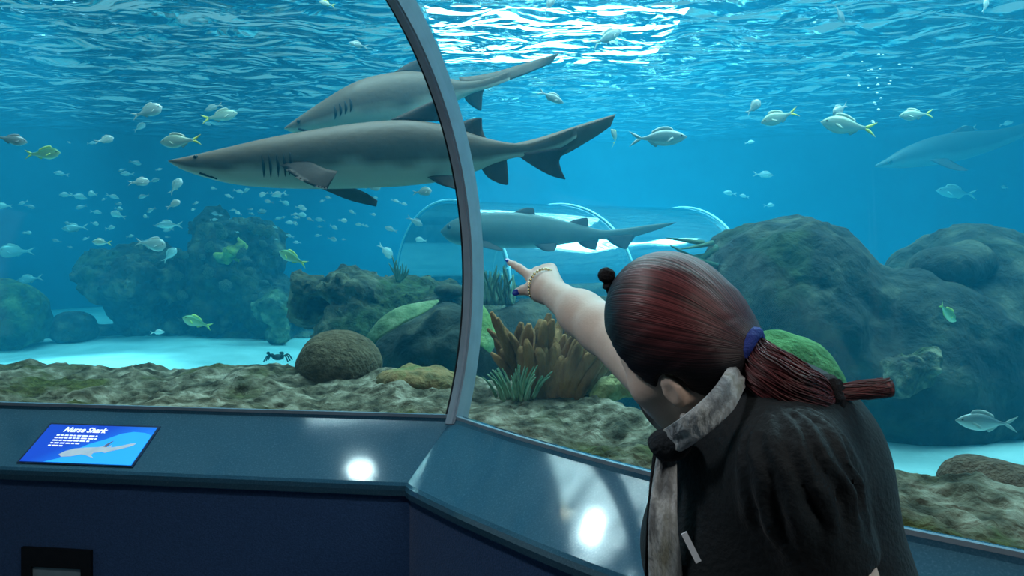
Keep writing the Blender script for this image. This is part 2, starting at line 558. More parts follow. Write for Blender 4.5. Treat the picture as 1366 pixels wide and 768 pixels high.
# ------------------------------------------------------------------ acrylic tunnel panes, mullion
def pane(name, line, nrm):
    pr = [(t, z) for t, z in ARC] + [(t + 0.03, z) for t, z in ARC[::-1]]
    v, f = sweep(line, nrm, pr, True)
    return fix_normals(mesh(name, v, f, M['acrylic'], sharp=30))
i0 = 0
LP = [LEFT_LINE[i] for i in (1, 2, 3, 4, 5)]; LN = [nl[i] for i in (1, 2, 3, 4, 5)]
struct(pane('window_1', LP, LN), 'curved clear acrylic pane over the sign side')
RP = interp_poly(np.array(RIGHT_LINE), 29); RPN = normals(list(RP)); RPN[0] = RPN[1]
_s = 0.0
for _i in range(len(RP)):                      # mitre fan: the joint leans to the bisector, then eases to the pane's own normal
    if _i: _s += float(np.linalg.norm(RP[_i] - RP[_i - 1]))
    _d = np.array([RPN[_i][1], -RPN[_i][0]])
    RPN[_i] = NC if _i == 0 else RPN[_i] * 0.932 - _d * 0.36 * max(0.0, 1 - _s / 0.7)

struct(pane('window_2', list(RP), RPN), 'curved clear acrylic pane in front of the woman')

# mullion: a curved metal channel with a black seal along the left pane
side = np.array([NC[1], -NC[0]])              # along the glass, to the right
arcm = [(arc_t(z), z) for z in [SILL_Z - 0.02 + (2.36 - SILL_Z + 0.02) * (1 - (1 - q / 48.0) ** 1.35) for q in range(49)]]
def rail(s0, s1, t0, t1):
    V = []; Fc = []
    for k, (t, z) in enumerate(arcm):
        # local normal of the arc
        nx_, nz_ = (t - (-0.9)), (z - 1.4); l = math.hypot(nx_, nz_); nx_, nz_ = nx_ / l, nz_ / l
        for (s, d) in ((s0, t0), (s1, t0), (s1, t1), (s0, t1)):
            tt = t + nx_ * d; zz = z + nz_ * d
            b = CORNER + NC * tt + side * s
            V.append((b[0], b[1], zz))
    for k in range(len(arcm) - 1):
        for j in range(4):
            a = k * 4 + j; b = k * 4 + (j + 1) % 4
            Fc.append((a, b, b + 4, a + 4))
    Fc.append((3, 2, 1, 0)); n = len(V); Fc.append((n - 4, n - 3, n - 2, n - 1))
    return V, Fc
mr = thing('window_mullion', (CORNER[0], CORNER[1], SILL_Z), 'curved grey metal mullion joining two acrylic panes', 'mullion')
fix_normals(mesh('metal_channel', *rail(-0.010, 0.024, -0.022, 0.05), M['mullion'], mr, smooth=False))
fix_normals(mesh('black_seal', *rail(-0.022, -0.010, -0.014, 0.045), M['seal'], mr, smooth=False))
fix_normals(mesh('edge_bead', *rail(0.010, 0.018, -0.027, -0.022), mat('mullion_bead', (0.38, 0.44, 0.52), 0.4, (0.45, 0.5, 0.58), 12, metal=0.3), mr, smooth=False))
# ------------------------------------------------------------------ sill, wall under it, floor, ceiling
M['sill'] = mat('speckled_sill', (0.024, 0.078, 0.125), 0.08, [(0.034, 0.096, 0.148), (0.07, 0.14, 0.19)], 220, spec=0.55, ramp=(0.45, 0.8))
M['sill_lip'] = mat('sill_lip', (0.22, 0.30, 0.36), 0.25, (0.26, 0.34, 0.40), 30, spec=0.5)
M['carpet'] = mat('navy_carpet', (0.022, 0.075, 0.19), 0.95, (0.035, 0.10, 0.25), 180, 0.3, 220, sheen=0.15)
M['floor'] = mat('tunnel_floor', (0.03, 0.035, 0.05), 0.9, (0.045, 0.05, 0.07), 40, 0.2, 120)
M['ceiling'] = mat('tunnel_ceiling', (0.02, 0.025, 0.035), 0.9, (0.03, 0.035, 0.045), 10)
FT, FZ = -0.26, 0.806                       # front edge of the sill
sill_prof = [(0.03, 0.90), (0.03, SILL_Z + 0.006), (-0.012, SILL_Z + 0.006), (-0.022, SILL_Z - 0.006), (FT + 0.012, FZ + 0.010), (FT + 0.003, FZ + 0.002), (FT - 0.002, FZ - 0.010), (FT - 0.002, FZ - 0.026), (FT + 0.02, FZ - 0.030), (FT + 0.03, 0.76)]
def dens(line, nrm, k):
    ol, on = [], []
    for i in range(len(line) - 1):
        for q in range(k):
            f = q / k
            ol.append(line[i] * (1 - f) + line[i + 1] * f); on.append(nrm[i] * (1 - f) + nrm[i + 1] * f)
    ol.append(line[-1]); on.append(nrm[-1])
    return ol, on
SL = [LEFT_LINE[i] for i in (1, 2, 3, 4, 5)]; SLN = [nl[i] for i in (1, 2, 3, 4, 5)]
o = fix_normals(mesh('trim_1', *sweep(SL, SLN, sill_prof, True), M['sill'], sharp=8)); struct(o, 'sloping blue-grey speckled sill carrying the sign')
RPl = list(RP)
o = fix_normals(mesh('trim_2', *sweep(RPl, RPN, sill_prof, True), M['sill'], sharp=8)); struct(o, 'sloping blue-grey speckled sill in front of the woman')
# bright bead along the foot of the panes and the seam at the bend
lip = [(-0.014, SILL_Z + 0.004), (-0.014, SILL_Z + 0.014), (-0.002, SILL_Z + 0.014), (-0.002, SILL_Z + 0.004)]
struct(fix_normals(mesh('trim_3', *sweep(SL, SLN, lip, True), M['sill_lip'], smooth=False)), 'pale bead where the left pane meets the sill')
struct(fix_normals(mesh('trim_4', *sweep(RPl, RPN, lip, True), M['sill_lip'], smooth=False)), 'pale bead where the right pane meets the sill')
WT = FT + 0.022
wall_prof = [(WT, 0.0), (WT, 0.785), (WT + 0.1, 0.785), (WT + 0.1, 0.0)]
struct(fix_normals(mesh('wall_left', *sweep(SL, SLN, wall_prof, True), M['carpet'], smooth=False)), 'navy carpeted wall under the sign sill')
struct(fix_normals(mesh('wall_right', *sweep(RPl, RPN, wall_prof, True), M['carpet'], sharp=25)), 'navy carpeted wall under the right sill')
# floor slab and the dark ceiling and back of the tunnel, behind the viewer
def poly_slab(name, pts, z0, z1, m):
    n = len(pts)
    V = [(x, y, z0) for x, y in pts] + [(x, y, z1) for x, y in pts]
    Fc = [tuple(range(n)), tuple(range(n, 2 * n))] + [(i, (i + 1) % n, n + (i + 1) % n, n + i) for i in range(n)]
    return fix_normals(mesh(name, V, Fc, m, smooth=False))
inner = [tuple(b + n * (WT + 0.05)) for b, n in zip(SL, SLN)] + [tuple(b + n * (WT + 0.05)) for b, n in zip(RPl[1:], RPN[1:])]
struct(poly_slab('floor', inner + [(2.2, -1.6), (-6.0, -1.0)], -0.08, 0.0, M['floor']))
tc_ = ARC[-1][0]
innc = [tuple(b + n * (tc_ + 0.03)) for b, n in zip(SL, SLN)] + [tuple(b + n * (tc_ + 0.03)) for b, n in zip(RPl[1:], RPN[1:])]
struct(poly_slab('ceiling', innc + [(2.2, -1.6), (-6.0, -1.0)], 2.36, 2.44, M['ceiling']))
struct(poly_slab('wall_back', [(-6.0, -1.0), (2.2, -1.6), (2.2, -1.7), (-6.0, -1.1)], 0.0, 2.36, M['ceiling']))

# ------------------------------------------------------------------ information sign on the left sill
def blend(c1, c2, f): return tuple(a * (1 - f) + b * f for a, b in zip(c1, c2))
U3 = np.array([0.9921, -0.1254, 0.0])
back0 = np.array([CORNER[0], CORNER[1], 0]) ; 
pA = np.array([*(LEFT_LINE[3] + nl[3] * -0.022), SILL_Z - 0.006]); pB = np.array([*(LEFT_LINE[3] + nl[3] * (FT + 0.012)), FZ + 0.010])
V3 = unit(pA - pB); N3 = np.cross(U3, V3)
if N3[2] < 0: N3 = -N3
def on_sill(px, py):
    d = P(px, py, 1.0) - np.array([0, 0, CAMZ]); o_ = np.array([0, 0, CAMZ])
    t = ((pA - o_) @ N3) / (d @ N3)
    q = o_ + d * t - pB
    return q @ U3, q @ V3
cs = [on_sill(68, 567), on_sill(207, 571), on_sill(180, 621), on_sill(27, 617)]
u0 = (cs[0][0] + cs[3][0]) / 2; u1 = (cs[1][0] + cs[2][0]) / 2
v1 = (cs[0][1] + cs[1][1]) / 2; v0 = (cs[2][1] + cs[3][1]) / 2
SW, SH = u1 - u0, v1 - v0
def sgn(u, v, h=0.0):
    return pB + U3 * (u0 + u * SW) + V3 * (v0 + v * SH) + N3 * h
def plate(u_a, v_a, u_b, v_b, h0, h1):
    q = [(u_a, v_a), (u_b, v_a), (u_b, v_b), (u_a, v_b)]
    V = [sgn(u, v, h0) for u, v in q] + [sgn(u, v, h1) for u, v in q]
    return V, [(3, 2, 1, 0), (4, 5, 6, 7), (0, 1, 5, 4), (1, 2, 6, 5), (2, 3, 7, 6), (3, 0, 4, 7)]
def flatpoly(pts, h0, h1):
    n = len(pts)
    V = [sgn(u, v, h0) for u, v in pts] + [sgn(u, v, h1) for u, v in pts]
    return V, [tuple(range(n)), tuple(range(n, 2 * n))] + [(i, (i + 1) % n, n + (i + 1) % n, n + i) for i in range(n)]
sg = thing('information_sign', sgn(0.5, 0.5), 'blue nurse shark information panel lying on the sloping sill', 'sign')
def sign_glow_panel():
    m = bpy.data.materials.new('sign_panel'); m.use_nodes = True
    nt = m.node_tree; N = nt.nodes; L = nt.links
    b = N['Principled BSDF']; b.inputs['Roughness'].default_value = 0.3
    tc = N.new('ShaderNodeTexCoord')
    sp = N.new('ShaderNodeSeparateXYZ'); L.new(tc.outputs['Generated'], sp.inputs[0])
    ad = N.new('ShaderNodeMath'); ad.operation = 'MULTIPLY_ADD'; ad.inputs[1].default_value = 0.7; ad.inputs[2].default_value = 0.0
    L.new(sp.outputs['X'], ad.inputs[0])
    a2 = N.new('ShaderNodeMath'); a2.operation = 'MULTIPLY_ADD'; a2.inputs[1].default_value = -0.45; L.new(sp.outputs['Z'], a2.inputs[0]); L.new(ad.outputs[0], a2.inputs[2])
    cr = N.new('ShaderNodeValToRGB'); e = cr.color_ramp.elements
    e[0].position = -0.0; e[0].color = (0.005, 0.05, 0.45, 1); e[1].position = 0.5; e[1].color = (0.01, 0.24, 0.80, 1)
    L.new(a2.outputs[0], cr.inputs['Fac'])
    L.new(cr.outputs[0], b.inputs['Base Color'])
    L.new(cr.outputs[0], b.inputs['Emission Color']); b.inputs['Emission Strength'].default_value = 0.55  # print colour also fed to emission: the panel is given a glow
    return m
def flatmat(name, col, emit=0.0, rough=0.5, var=None, scale=20):
    m = mat(name, col, rough, var, scale)
    b = m.node_tree.nodes['Principled BSDF']
    b.inputs['Emission Color'].default_value = (*col, 1); b.inputs['Emission Strength'].default_value = emit  # emit adds a glow to the printed shapes
    return m
fix_normals(mesh('frame', *join([plate(-0.02, -0.03, 1.02, 1.05, -0.004, 0.003)]), mat('sign_frame', (0.01, 0.02, 0.06), 0.4, (0.015, 0.03, 0.08), 20), sg, smooth=False))
fix_normals(mesh('glowing_panel', *plate(0, 0, 1, 1, 0.0, 0.005), sign_glow_panel(), sg, smooth=False))
# paler water shape of the picture
cv = [(1.0, 0.0), (1.0, 0.78), (0.93, 0.84), (0.82, 0.86), (0.72, 0.80), (0.62, 0.64), (0.50, 0.50), (0.40, 0.30), (0.32, 0.10), (0.22, 0.0)]
fix_normals(mesh('printed_wave', *flatpoly(cv, 0.0051, 0.0056), flatmat('sign_wave', (0.02, 0.34, 0.85), 0.5), sg, smooth=False))
white = flatmat('sign_white', (0.85, 0.9, 0.95), 0.6)
fc = bpy.data.curves.new('title', 'FONT'); fc.body = 'Nurse Shark'; fc.size = 0.046; fc.shear = 0.2; fc.extrude = 0.0004; fc.offset = 0.0011
fo = bpy.data.objects.new('title_tmp', fc); C.objects.link(fo)
dg = bpy.context.evaluated_depsgraph_get()
tm = bpy.data.meshes.new_from_object(fo.evaluated_get(dg))
tv = np.array([v.co[:] for v in tm.vertices]); tf = [tuple(p.vertices) for p in tm.polygons]
bpy.data.objects.remove(fo)
tw = tv[:, 0].max() - tv[:, 0].min()
k = 0.40 * SW / tw
base = sgn(0.17, 0.80, 0.0062)
tv3 = base + np.outer(tv[:, 0] * k, U3) + np.outer(tv[:, 1] * k, V3) + np.outer(tv[:, 2], N3)
mesh('title_lettering', tv3, tf, white, sg, smooth=False)
rows = []
rr = random.Random(4)
for r, (ua, ub) in enumerate([(0.14, 0.52), (0.14, 0.53), (0.14, 0.48), (0.14, 0.41), (0.14, 0.27)]):
    v = 0.69 - r * 0.07; u = ua
    while u < ub:
        l = rr.uniform(0.02, 0.055)
        rows.append(plate(u, v, min(u + l, ub), v + 0.03, 0.0055, 0.0061)); u += l + 0.012
mesh('small_print_lines', *join(rows), white, sg, smooth=False)
shp = [(0.30, 0.20), (0.335, 0.29), (0.40, 0.36), (0.50, 0.40), (0.60, 0.42), (0.635, 0.44), (0.66, 0.52), (0.675, 0.56), (0.665, 0.43), (0.69, 0.43), (0.71, 0.49), (0.715, 0.42), (0.78, 0.46), (0.87, 0.54), (0.915, 0.55), (0.90, 0.49), (0.82, 0.40), (0.74, 0.33), (0.70, 0.28), (0.665, 0.30), (0.60, 0.27), (0.59, 0.21), (0.635, 0.13), (0.55, 0.20), (0.50, 0.22), (0.42, 0.16), (0.34, 0.14)]
fix_normals(mesh('printed_shark', *flatpoly(shp, 0.0057, 0.0064), flatmat('sign_shark', (0.34, 0.42, 0.50), 0.4, var=(0.48, 0.52, 0.55), scale=30), sg, smooth=False))
fnp = [(0.64, 0.44), (0.668, 0.54), (0.70, 0.60), (0.675, 0.43)]
fix_normals(mesh('printed_fin', *flatpoly(fnp, 0.0060, 0.0066), flatmat('sign_fin', (0.10, 0.12, 0.22), 0.3), sg, smooth=False))

# ------------------------------------------------------------------ recessed step light low on the left wall
wl = lambda px, py, h=0.0: None
wp = LEFT_LINE[3] + nl[3] * WT
wn = -NL                                        # towards the viewer
def on_wall(px, py):
    d = P(px, py, 1.0) - np.array([0, 0, CAMZ])
    t = (wp @ wn) / (d[:2] @ wn)
    q = np.array([0, 0, CAMZ]) + d * t
    return q
c0 = on_wall(32, 728); c1 = on_wall(124, 728)
wW = np.linalg.norm(c1 - c0); zt = c0[2]
def wallbox(a0, a1, z0, z1, d0, d1):
    V = []
    for d in (d0, d1):
        for (a_, z) in ((a0, z0), (a1, z0), (a1, z1), (a0, z1)):
            b = c0 + U3 * (a_ * wW)
            V.append((b[0] + wn[0] * d, b[1] + wn[1] * d, z))
    return V, [(0, 1, 2, 3), (4, 5, 6, 7), (0, 1, 5, 4), (1, 2, 6, 5), (2, 3, 7, 6), (3, 0, 4, 7)]
st = thing('step_light', on_wall(78, 760), 'black framed step light set low in the navy wall', 'light fixture')
zb = zt - 0.15
fm = mat('step_light_frame', (0.004, 0.006, 0.010), 0.6, (0.008, 0.010, 0.014), 30)
fix_normals(mesh('frame', *join([wallbox(0, 1, zt - 0.058, zt, -0.02, 0.012), wallbox(0, 1, zb, zb + 0.02, -0.02, 0.012), wallbox(0, 0.14, zb + 0.02, zt - 0.058, -0.02, 0.012), wallbox(0.86, 1, zb + 0.02, zt - 0.058, -0.02, 0.012)]), fm, st, smooth=False))
fix_normals(mesh('lens', *wallbox(0.14, 0.86, zb + 0.02, zt - 0.058, -0.02, 0.003), mat('step_light_lens', (0.25, 0.36, 0.40), 0.3, (0.30, 0.42, 0.46), 20), st, smooth=False))

# ------------------------------------------------------------------ rock bench along the foot of the glass
bl, bn = dens(LEFT_LINE[2:], nl[2:], 60)
br_, brn = dens(list(RP), RPN, 9)
B = np.array(bl + br_[1:]); BN = np.array(bn + brn[1:])
for _ in range(16):
    BN[1:-1] = (BN[:-2] + 2 * BN[1:-1] + BN[2:]) / 4
nu, nv = len(B), 130
ic = len(bl) - 1
Wd = np.interp(np.arange(nu), [0, ic - 55, ic, ic + 54, ic + 135, nu - 1], [1.0, 0.85, 0.80, 0.62, 0.44, 0.42])
vv = np.linspace(0, 1, nv)
T = np.where(vv[None, :] < 0.8, vv[None, :] / 0.8, 1 + (vv[None, :] - 0.8) / 0.2 * 0.12) * Wd[:, None] + 0.045
pts = np.zeros((nu, nv, 3))
pts[..., 0] = B[:, None, 0] + BN[:, None, 0] * T; pts[..., 1] = B[:, None, 1] + BN[:, None, 1] * T
flat = pts.reshape(-1, 3)
hgt = (0.925 + 0.075 * fbm(flat * 2.2 + 4.0, 2) + 0.035 * fbm(flat * 7.0, 3) - 0.032 * np.abs(fbm(flat * 11.0 + 9, 4)) + 0.007 * fbm(flat * 34.0, 2)).reshape(nu, nv)
crest = np.exp(-((vv - 0.68) / 0.16) ** 2)[None, :] * (0.035 + 0.05 * perlin(np.stack([np.arange(nu) * 0.025, np.zeros(nu), np.zeros(nu)], -1)))[:, None]
hgt = hgt + crest
near = np.clip(vv / 0.15, 0, 1)[None, :]
hgt = hgt * near + (0.93 + 0.25 * (hgt - 0.93)) * (1 - near)
drop = np.clip((vv - 0.8) / 0.2, 0, 1)[None, :]
hgt = hgt * (1 - drop ** 1.3) + 0.36 * drop ** 1.3
pts[..., 2] = hgt
gx_ = fbm(flat * 6 + 31, 2).reshape(nu, nv) * 0.05 * np.clip(vv * 4, 0, 1)[None]
pts[..., :2] += BN[:, None, :] * gx_[..., None]
ij = np.stack(np.meshgrid(np.arange(nu - 1), np.arange(nv - 1), indexing='ij'), -1).reshape(-1, 2)
a = ij[:, 0] * nv + ij[:, 1]
bench = mesh('rock_bench', pts.reshape(-1, 3), np.stack([a, a + nv, a + nv + 1, a + 1], 1), M['bench'])
tag(bench, 'low grey-green artificial rock ledge along the foot of the glass', 'rock ledge')
def bench_z(px, d):
    q = P(px, HOR, d)
    f = pts.reshape(-1, 3)
    return f[np.argmin(((f[:, :2] - q[:2]) ** 2).sum(1)), 2]

# ------------------------------------------------------------------ rocks
def rock(name, label, cat, parts, m, h=0.05, amp=0.12, freq=2.5, k=0.15, oct=4, ridge=0.0, group=None, zmin=0.3, seed=0.0):
    """parts: (px, py, D, rx_px, depth_m, rz_px) ellipsoids seen in the photograph, set at distance D"""
    E = []
    for (px, py, d, rx, ry, rz) in parts:
        E.append((P(px, py, d), (rx * d / F, ry, rz * d / F)))
    lo = np.min([c - np.array(r) for c, r in E], 0) - amp * 1.6 - 2 * h
    hi = np.max([c + np.array(r) for c, r in E], 0) + amp * 1.6 + 2 * h
    lo[2] = max(lo[2], zmin - 3 * h)
    def fn(p):
        d = ell(p, *E[0])
        for c, r in E[1:]:
            d = smin(d, ell(p, c, r), k)
        n = fbm(p * freq + seed, oct)
        d = d - amp * n
        if ridge: d = d + ridge * np.abs(fbm(p * freq * 3 + 5 + seed, 3))
        return np.maximum(d, zmin - p[:, 2])
    V, Q = sdf_mesh(fn, lo, hi, h)
    o = mesh(name, V, Q, m)
    return tag(o, label, cat, group)
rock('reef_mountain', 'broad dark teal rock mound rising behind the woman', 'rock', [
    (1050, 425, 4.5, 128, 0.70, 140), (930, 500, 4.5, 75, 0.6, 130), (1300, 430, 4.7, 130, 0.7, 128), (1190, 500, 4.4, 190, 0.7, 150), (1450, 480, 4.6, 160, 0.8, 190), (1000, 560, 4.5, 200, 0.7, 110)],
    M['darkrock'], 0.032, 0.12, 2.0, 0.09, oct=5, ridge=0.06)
rock('boulder', 'rounded dark boulder set into the dip of the rock mound', 'rock', [(1258, 358, 4.25, 44, 0.22, 30), (1288, 350, 4.35, 30, 0.2, 30)], M['darkrock'], 0.025, 0.03, 4.0, 0.08)
rock('coral_patch', 'pale knobbly coral patch on the flank of the rock mound', 'coral', [(1215, 492, 3.62, 30, 0.12, 22), (1238, 480, 3.64, 16, 0.1, 14), (1200, 512, 3.6, 16, 0.1, 14)], rock_mat('pale_coral', (0.03, 0.03, 0.018), (0.08, 0.08, 0.045), (0.24, 0.22, 0.13), (0.06, 0.08, 0.025), 5, 16, 0.05), 0.012, 0.06, 9, 0.03)
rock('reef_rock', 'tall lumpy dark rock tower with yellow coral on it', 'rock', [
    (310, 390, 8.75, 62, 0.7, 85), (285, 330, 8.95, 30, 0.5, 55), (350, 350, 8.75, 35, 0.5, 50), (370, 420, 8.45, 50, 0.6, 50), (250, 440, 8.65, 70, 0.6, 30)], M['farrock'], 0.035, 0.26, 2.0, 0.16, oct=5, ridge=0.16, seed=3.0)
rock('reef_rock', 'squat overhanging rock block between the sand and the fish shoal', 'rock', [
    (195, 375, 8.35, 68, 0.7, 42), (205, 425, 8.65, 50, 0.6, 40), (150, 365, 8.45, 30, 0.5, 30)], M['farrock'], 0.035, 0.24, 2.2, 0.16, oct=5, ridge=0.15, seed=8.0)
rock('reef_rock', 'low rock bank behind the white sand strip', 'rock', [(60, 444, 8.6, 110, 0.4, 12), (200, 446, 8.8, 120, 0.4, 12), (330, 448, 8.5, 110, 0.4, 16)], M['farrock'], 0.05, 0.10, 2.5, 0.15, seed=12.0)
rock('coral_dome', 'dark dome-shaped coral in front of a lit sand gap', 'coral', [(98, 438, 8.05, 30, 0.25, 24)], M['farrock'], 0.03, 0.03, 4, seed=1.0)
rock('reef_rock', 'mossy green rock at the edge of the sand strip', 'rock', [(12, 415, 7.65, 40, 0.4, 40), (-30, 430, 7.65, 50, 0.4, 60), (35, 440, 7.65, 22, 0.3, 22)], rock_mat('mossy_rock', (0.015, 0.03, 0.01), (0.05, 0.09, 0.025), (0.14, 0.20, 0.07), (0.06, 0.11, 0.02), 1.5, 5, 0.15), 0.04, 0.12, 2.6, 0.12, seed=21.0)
rock('skull_coral', 'pale skull-shaped coral with dark hollows', 'coral', [(366, 412, 7.65, 30, 0.2, 24), (370, 440, 7.65, 16, 0.15, 22)], rock_mat('pale_green_coral', (0.02, 0.035, 0.02), (0.09, 0.13, 0.07), (0.24, 0.28, 0.15), (0.09, 0.13, 0.04), 3, 8, 0.10), 0.025, 0.09, 6, 0.08, ridge=0.05)
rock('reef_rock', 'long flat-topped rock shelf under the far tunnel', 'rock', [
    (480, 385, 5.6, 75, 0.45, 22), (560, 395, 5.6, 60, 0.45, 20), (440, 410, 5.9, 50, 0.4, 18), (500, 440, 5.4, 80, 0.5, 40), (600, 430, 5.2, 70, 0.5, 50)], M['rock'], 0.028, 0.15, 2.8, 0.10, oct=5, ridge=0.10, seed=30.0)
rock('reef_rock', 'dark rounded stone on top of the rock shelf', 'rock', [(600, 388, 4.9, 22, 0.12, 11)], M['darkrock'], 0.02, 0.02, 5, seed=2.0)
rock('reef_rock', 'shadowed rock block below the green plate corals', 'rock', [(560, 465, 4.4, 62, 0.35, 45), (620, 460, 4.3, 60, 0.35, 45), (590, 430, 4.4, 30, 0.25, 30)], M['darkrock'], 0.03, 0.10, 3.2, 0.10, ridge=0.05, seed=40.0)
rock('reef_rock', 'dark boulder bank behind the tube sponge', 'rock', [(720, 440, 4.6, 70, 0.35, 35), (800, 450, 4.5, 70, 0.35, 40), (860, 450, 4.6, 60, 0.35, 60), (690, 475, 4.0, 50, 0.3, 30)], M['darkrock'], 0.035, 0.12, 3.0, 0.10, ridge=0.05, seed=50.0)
rock('brain_coral', 'brown dome brain coral on the rock ledge beside the sand', 'coral', [(452, 486, 3.3, 57, 0.19, 46)], mat('brain_coral', (0.085, 0.065, 0.035), 0.95, (0.15, 0.115, 0.065), 26, 1.0, 60), 0.012, 0.012, 8, 0.05, zmin=0.86)
rock('sponge_mound', 'low orange-brown crusted mound beside the mullion', 'coral', [(552, 508, 3.05, 48, 0.14, 20), (590, 514, 3.05, 26, 0.12, 14), (528, 514, 3.05, 24, 0.1, 12)], mat('orange_crust', (0.11, 0.09, 0.035), 0.95, [(0.28, 0.17, 0.07), (0.16, 0.17, 0.06)], 12, 0.9, 40), 0.012, 0.03, 9, 0.05, zmin=0.88)
rock('brain_coral', 'brown two-lobed brain coral at the ledge on the far side of the woman', 'coral', [(1308, 645, 1.86, 50, 0.10, 36), (1375, 664, 1.78, 62, 0.10, 32)], mat('brain_coral_red', (0.10, 0.065, 0.04), 0.95, (0.19, 0.125, 0.08), 40, 1.0, 90), 0.009, 0.010, 14, 0.06, zmin=0.80)
rock('coral_dome', 'bright green dome coral half hidden by the ponytail', 'coral', [(1040, 548, 2.15, 90, 0.18, 108)], mat('green_coral', (0.06, 0.19, 0.05), 0.9, [(0.13, 0.32, 0.10), (0.22, 0.42, 0.16)], 10, 0.9, 50), 0.014, 0.02, 7, zmin=0.7)
rock('coral_clump', 'yellow-green lumpy coral at the base of the tube sponge', 'coral', [(815, 518, 2.75, 18, 0.06, 16), (838, 512, 2.75, 14, 0.06, 16), (800, 530, 2.75, 16, 0.06, 12)], mat('yellow_coral', (0.20, 0.20, 0.06), 0.9, (0.42, 0.40, 0.18), 16, 0.9, 60), 0.01, 0.025, 16, 0.02, zmin=0.86)
rock('coral_clump', 'yellow coral tuft high on the rock tower', 'coral', [(314, 335, 8.05, 11, 0.15, 8), (322, 328, 8.05, 7, 0.1, 7), (303, 343, 8.1, 10, 0.12, 7)], mat('lemon_coral', (0.16, 0.17, 0.03), 0.9, (0.50, 0.50, 0.10), 10, 0.9, 30), 0.016, 0.10, 8, 0.04)
# ------------------------------------------------------------------ far acrylic tunnel seen across the tank
def far_tunnel():
    ax = interp_poly(np.array([[-0.75, 8.4, 1.1], [0.1, 8.9, 1.1], [1.1, 9.5, 1.1], [2.2, 9.9, 1.1]]), 24)
    t = np.gradient(ax, axis=0); t[:, 2] = 0; t /= np.linalg.norm(t, axis=1)[:, None]
    s = np.stack([t[:, 1], -t[:, 0], np.zeros(len(t))], 1)
    rx, rz = 1.45, 0.92
    th = np.linspace(0, math.pi, 33)
    root = thing('acrylic_tunnel', (ax[8][0], ax[8][1], 0.5), 'clear acrylic tunnel tube crossing the far side of the tank', 'tunnel')
    V = []; Fc = []; n = len(th)
    for i in range(len(ax)):
        for k in (0, 1):
            for a_ in (th if k == 0 else th[::-1]):
                r = 1.0 if k == 0 else 0.965
                V.append(ax[i] + s[i] * (-math.cos(a_) * rx * r) + np.array([0, 0, math.sin(a_) * rz * r + 0.0]))
    m_ = 2 * n
    for i in range(len(ax) - 1):
        for j in range(m_):
            a_ = i * m_ + j; b_ = i * m_ + (j + 1) % m_
            Fc.append((a_, b_, b_ + m_, a_ + m_))
    Fc.append(tuple(range(m_))); Fc.append(tuple(range((len(ax) - 1) * m_, len(ax) * m_)))
    fix_normals(mesh('tube_wall', V, Fc, M['fartube'], root, sharp=30))
    for i in (0, 11, 23):
        path = [ax[i] + s[i] * (-math.cos(a_) * rx * 1.01) + np.array([0, 0, math.sin(a_) * rz * 1.01]) for a_ in th]
        mesh('joint_ring', *tube(path, 0.012, 6), M['ringglass'], root)
    base = [];
    for sd in (-1, 1):
        base.append(tube(ax + s * (sd * rx * 1.0) + np.array([0, 0, -0.05]), 0.09, 8))
        base.append(tube(ax + s * (sd * rx * 1.0) + np.array([0, 0, -0.35]), 0.30, 8))
    mesh('tunnel_footing', *join(base), M['darkrock'], root)
far_tunnel()

# ------------------------------------------------------------------ sharks
def fin_mesh(le, te, nrm, thick, n=14, chordn=7):
    """thin tapered fin between a leading and a trailing edge polyline"""
    L_ = interp_poly(le, n); T_ = interp_poly(te, n)
    nrm = unit(nrm)
    V = []; Fc = []
    cc = np.linspace(0, 1, chordn)
    prof = np.sqrt(np.clip(cc, 0, 1)) * (1 - cc) * 1.6
    for i in range(n):
        s = i / (n - 1)
        th_ = thick * (1 - 0.85 * s)
        up = [L_[i] * (1 - c) + T_[i] * c + nrm * th_ * p for c, p in zip(cc, prof)]
        dn = [L_[i] * (1 - c) + T_[i] * c - nrm * th_ * p for c, p in zip(cc[1:-1], prof[1:-1])]
        V += up + dn[::-1]
    m = 2 * chordn - 2
    for i in range(n - 1):
        for j in range(m):
            a_ = i * m + j; b_ = i * m + (j + 1) % m
            Fc.append((a_, b_, b_ + m, a_ + m))
    Fc.append(tuple(range(m))[::-1]); Fc.append(tuple(range((n - 1) * m, n * m)))
    return V, Fc
def shark_material(name, back, belly, mott):
    m = mat(name, back, 0.55, None, 1, 0.12, 30, spec=0.35)
    N = m.node_tree.nodes; L = m.node_tree.links
    b = N['Principled BSDF']
    at = N.new('ShaderNodeAttribute'); at.attribute_name = 'belly'
    tc = N.new('ShaderNodeTexCoord')
    nz = N.new('ShaderNodeTexNoise'); nz.inputs['Scale'].default_value = 9; nz.inputs['Detail'].default_value = 5
    L.new(tc.outputs['Object'], nz.inputs['Vector'])
    mx0 = N.new('ShaderNodeMixRGB'); mx0.inputs[1].default_value = (*back, 1); mx0.inputs[2].default_value = (*mott, 1)
    L.new(nz.outputs['Fac'], mx0.inputs[0])
    mx = N.new('ShaderNodeMixRGB'); mx.inputs[2].default_value = (*belly, 1)
    L.new(mx0.outputs[0], mx.inputs[1]); L.new(at.outputs['Fac'], mx.inputs[0])
    L.new(mx.outputs[0], b.inputs['Base Color'])
    return m
M['shark'] = shark_material('shark_skin', (0.110, 0.066, 0.042), (0.54, 0.44, 0.34), (0.165, 0.102, 0.066))
M['sharkfin'] = mat('shark_fin', (0.040, 0.024, 0.018), 0.8, (0.058, 0.036, 0.028), 12, 0.1, 40)
M['black'] = mat('black_gloss', (0.006, 0.006, 0.007), 0.25, (0.012, 0.012, 0.014), 20)
M['slit'] = mat('gill_slit', (0.012, 0.012, 0.014), 0.9, (0.022, 0.022, 0.024), 20)

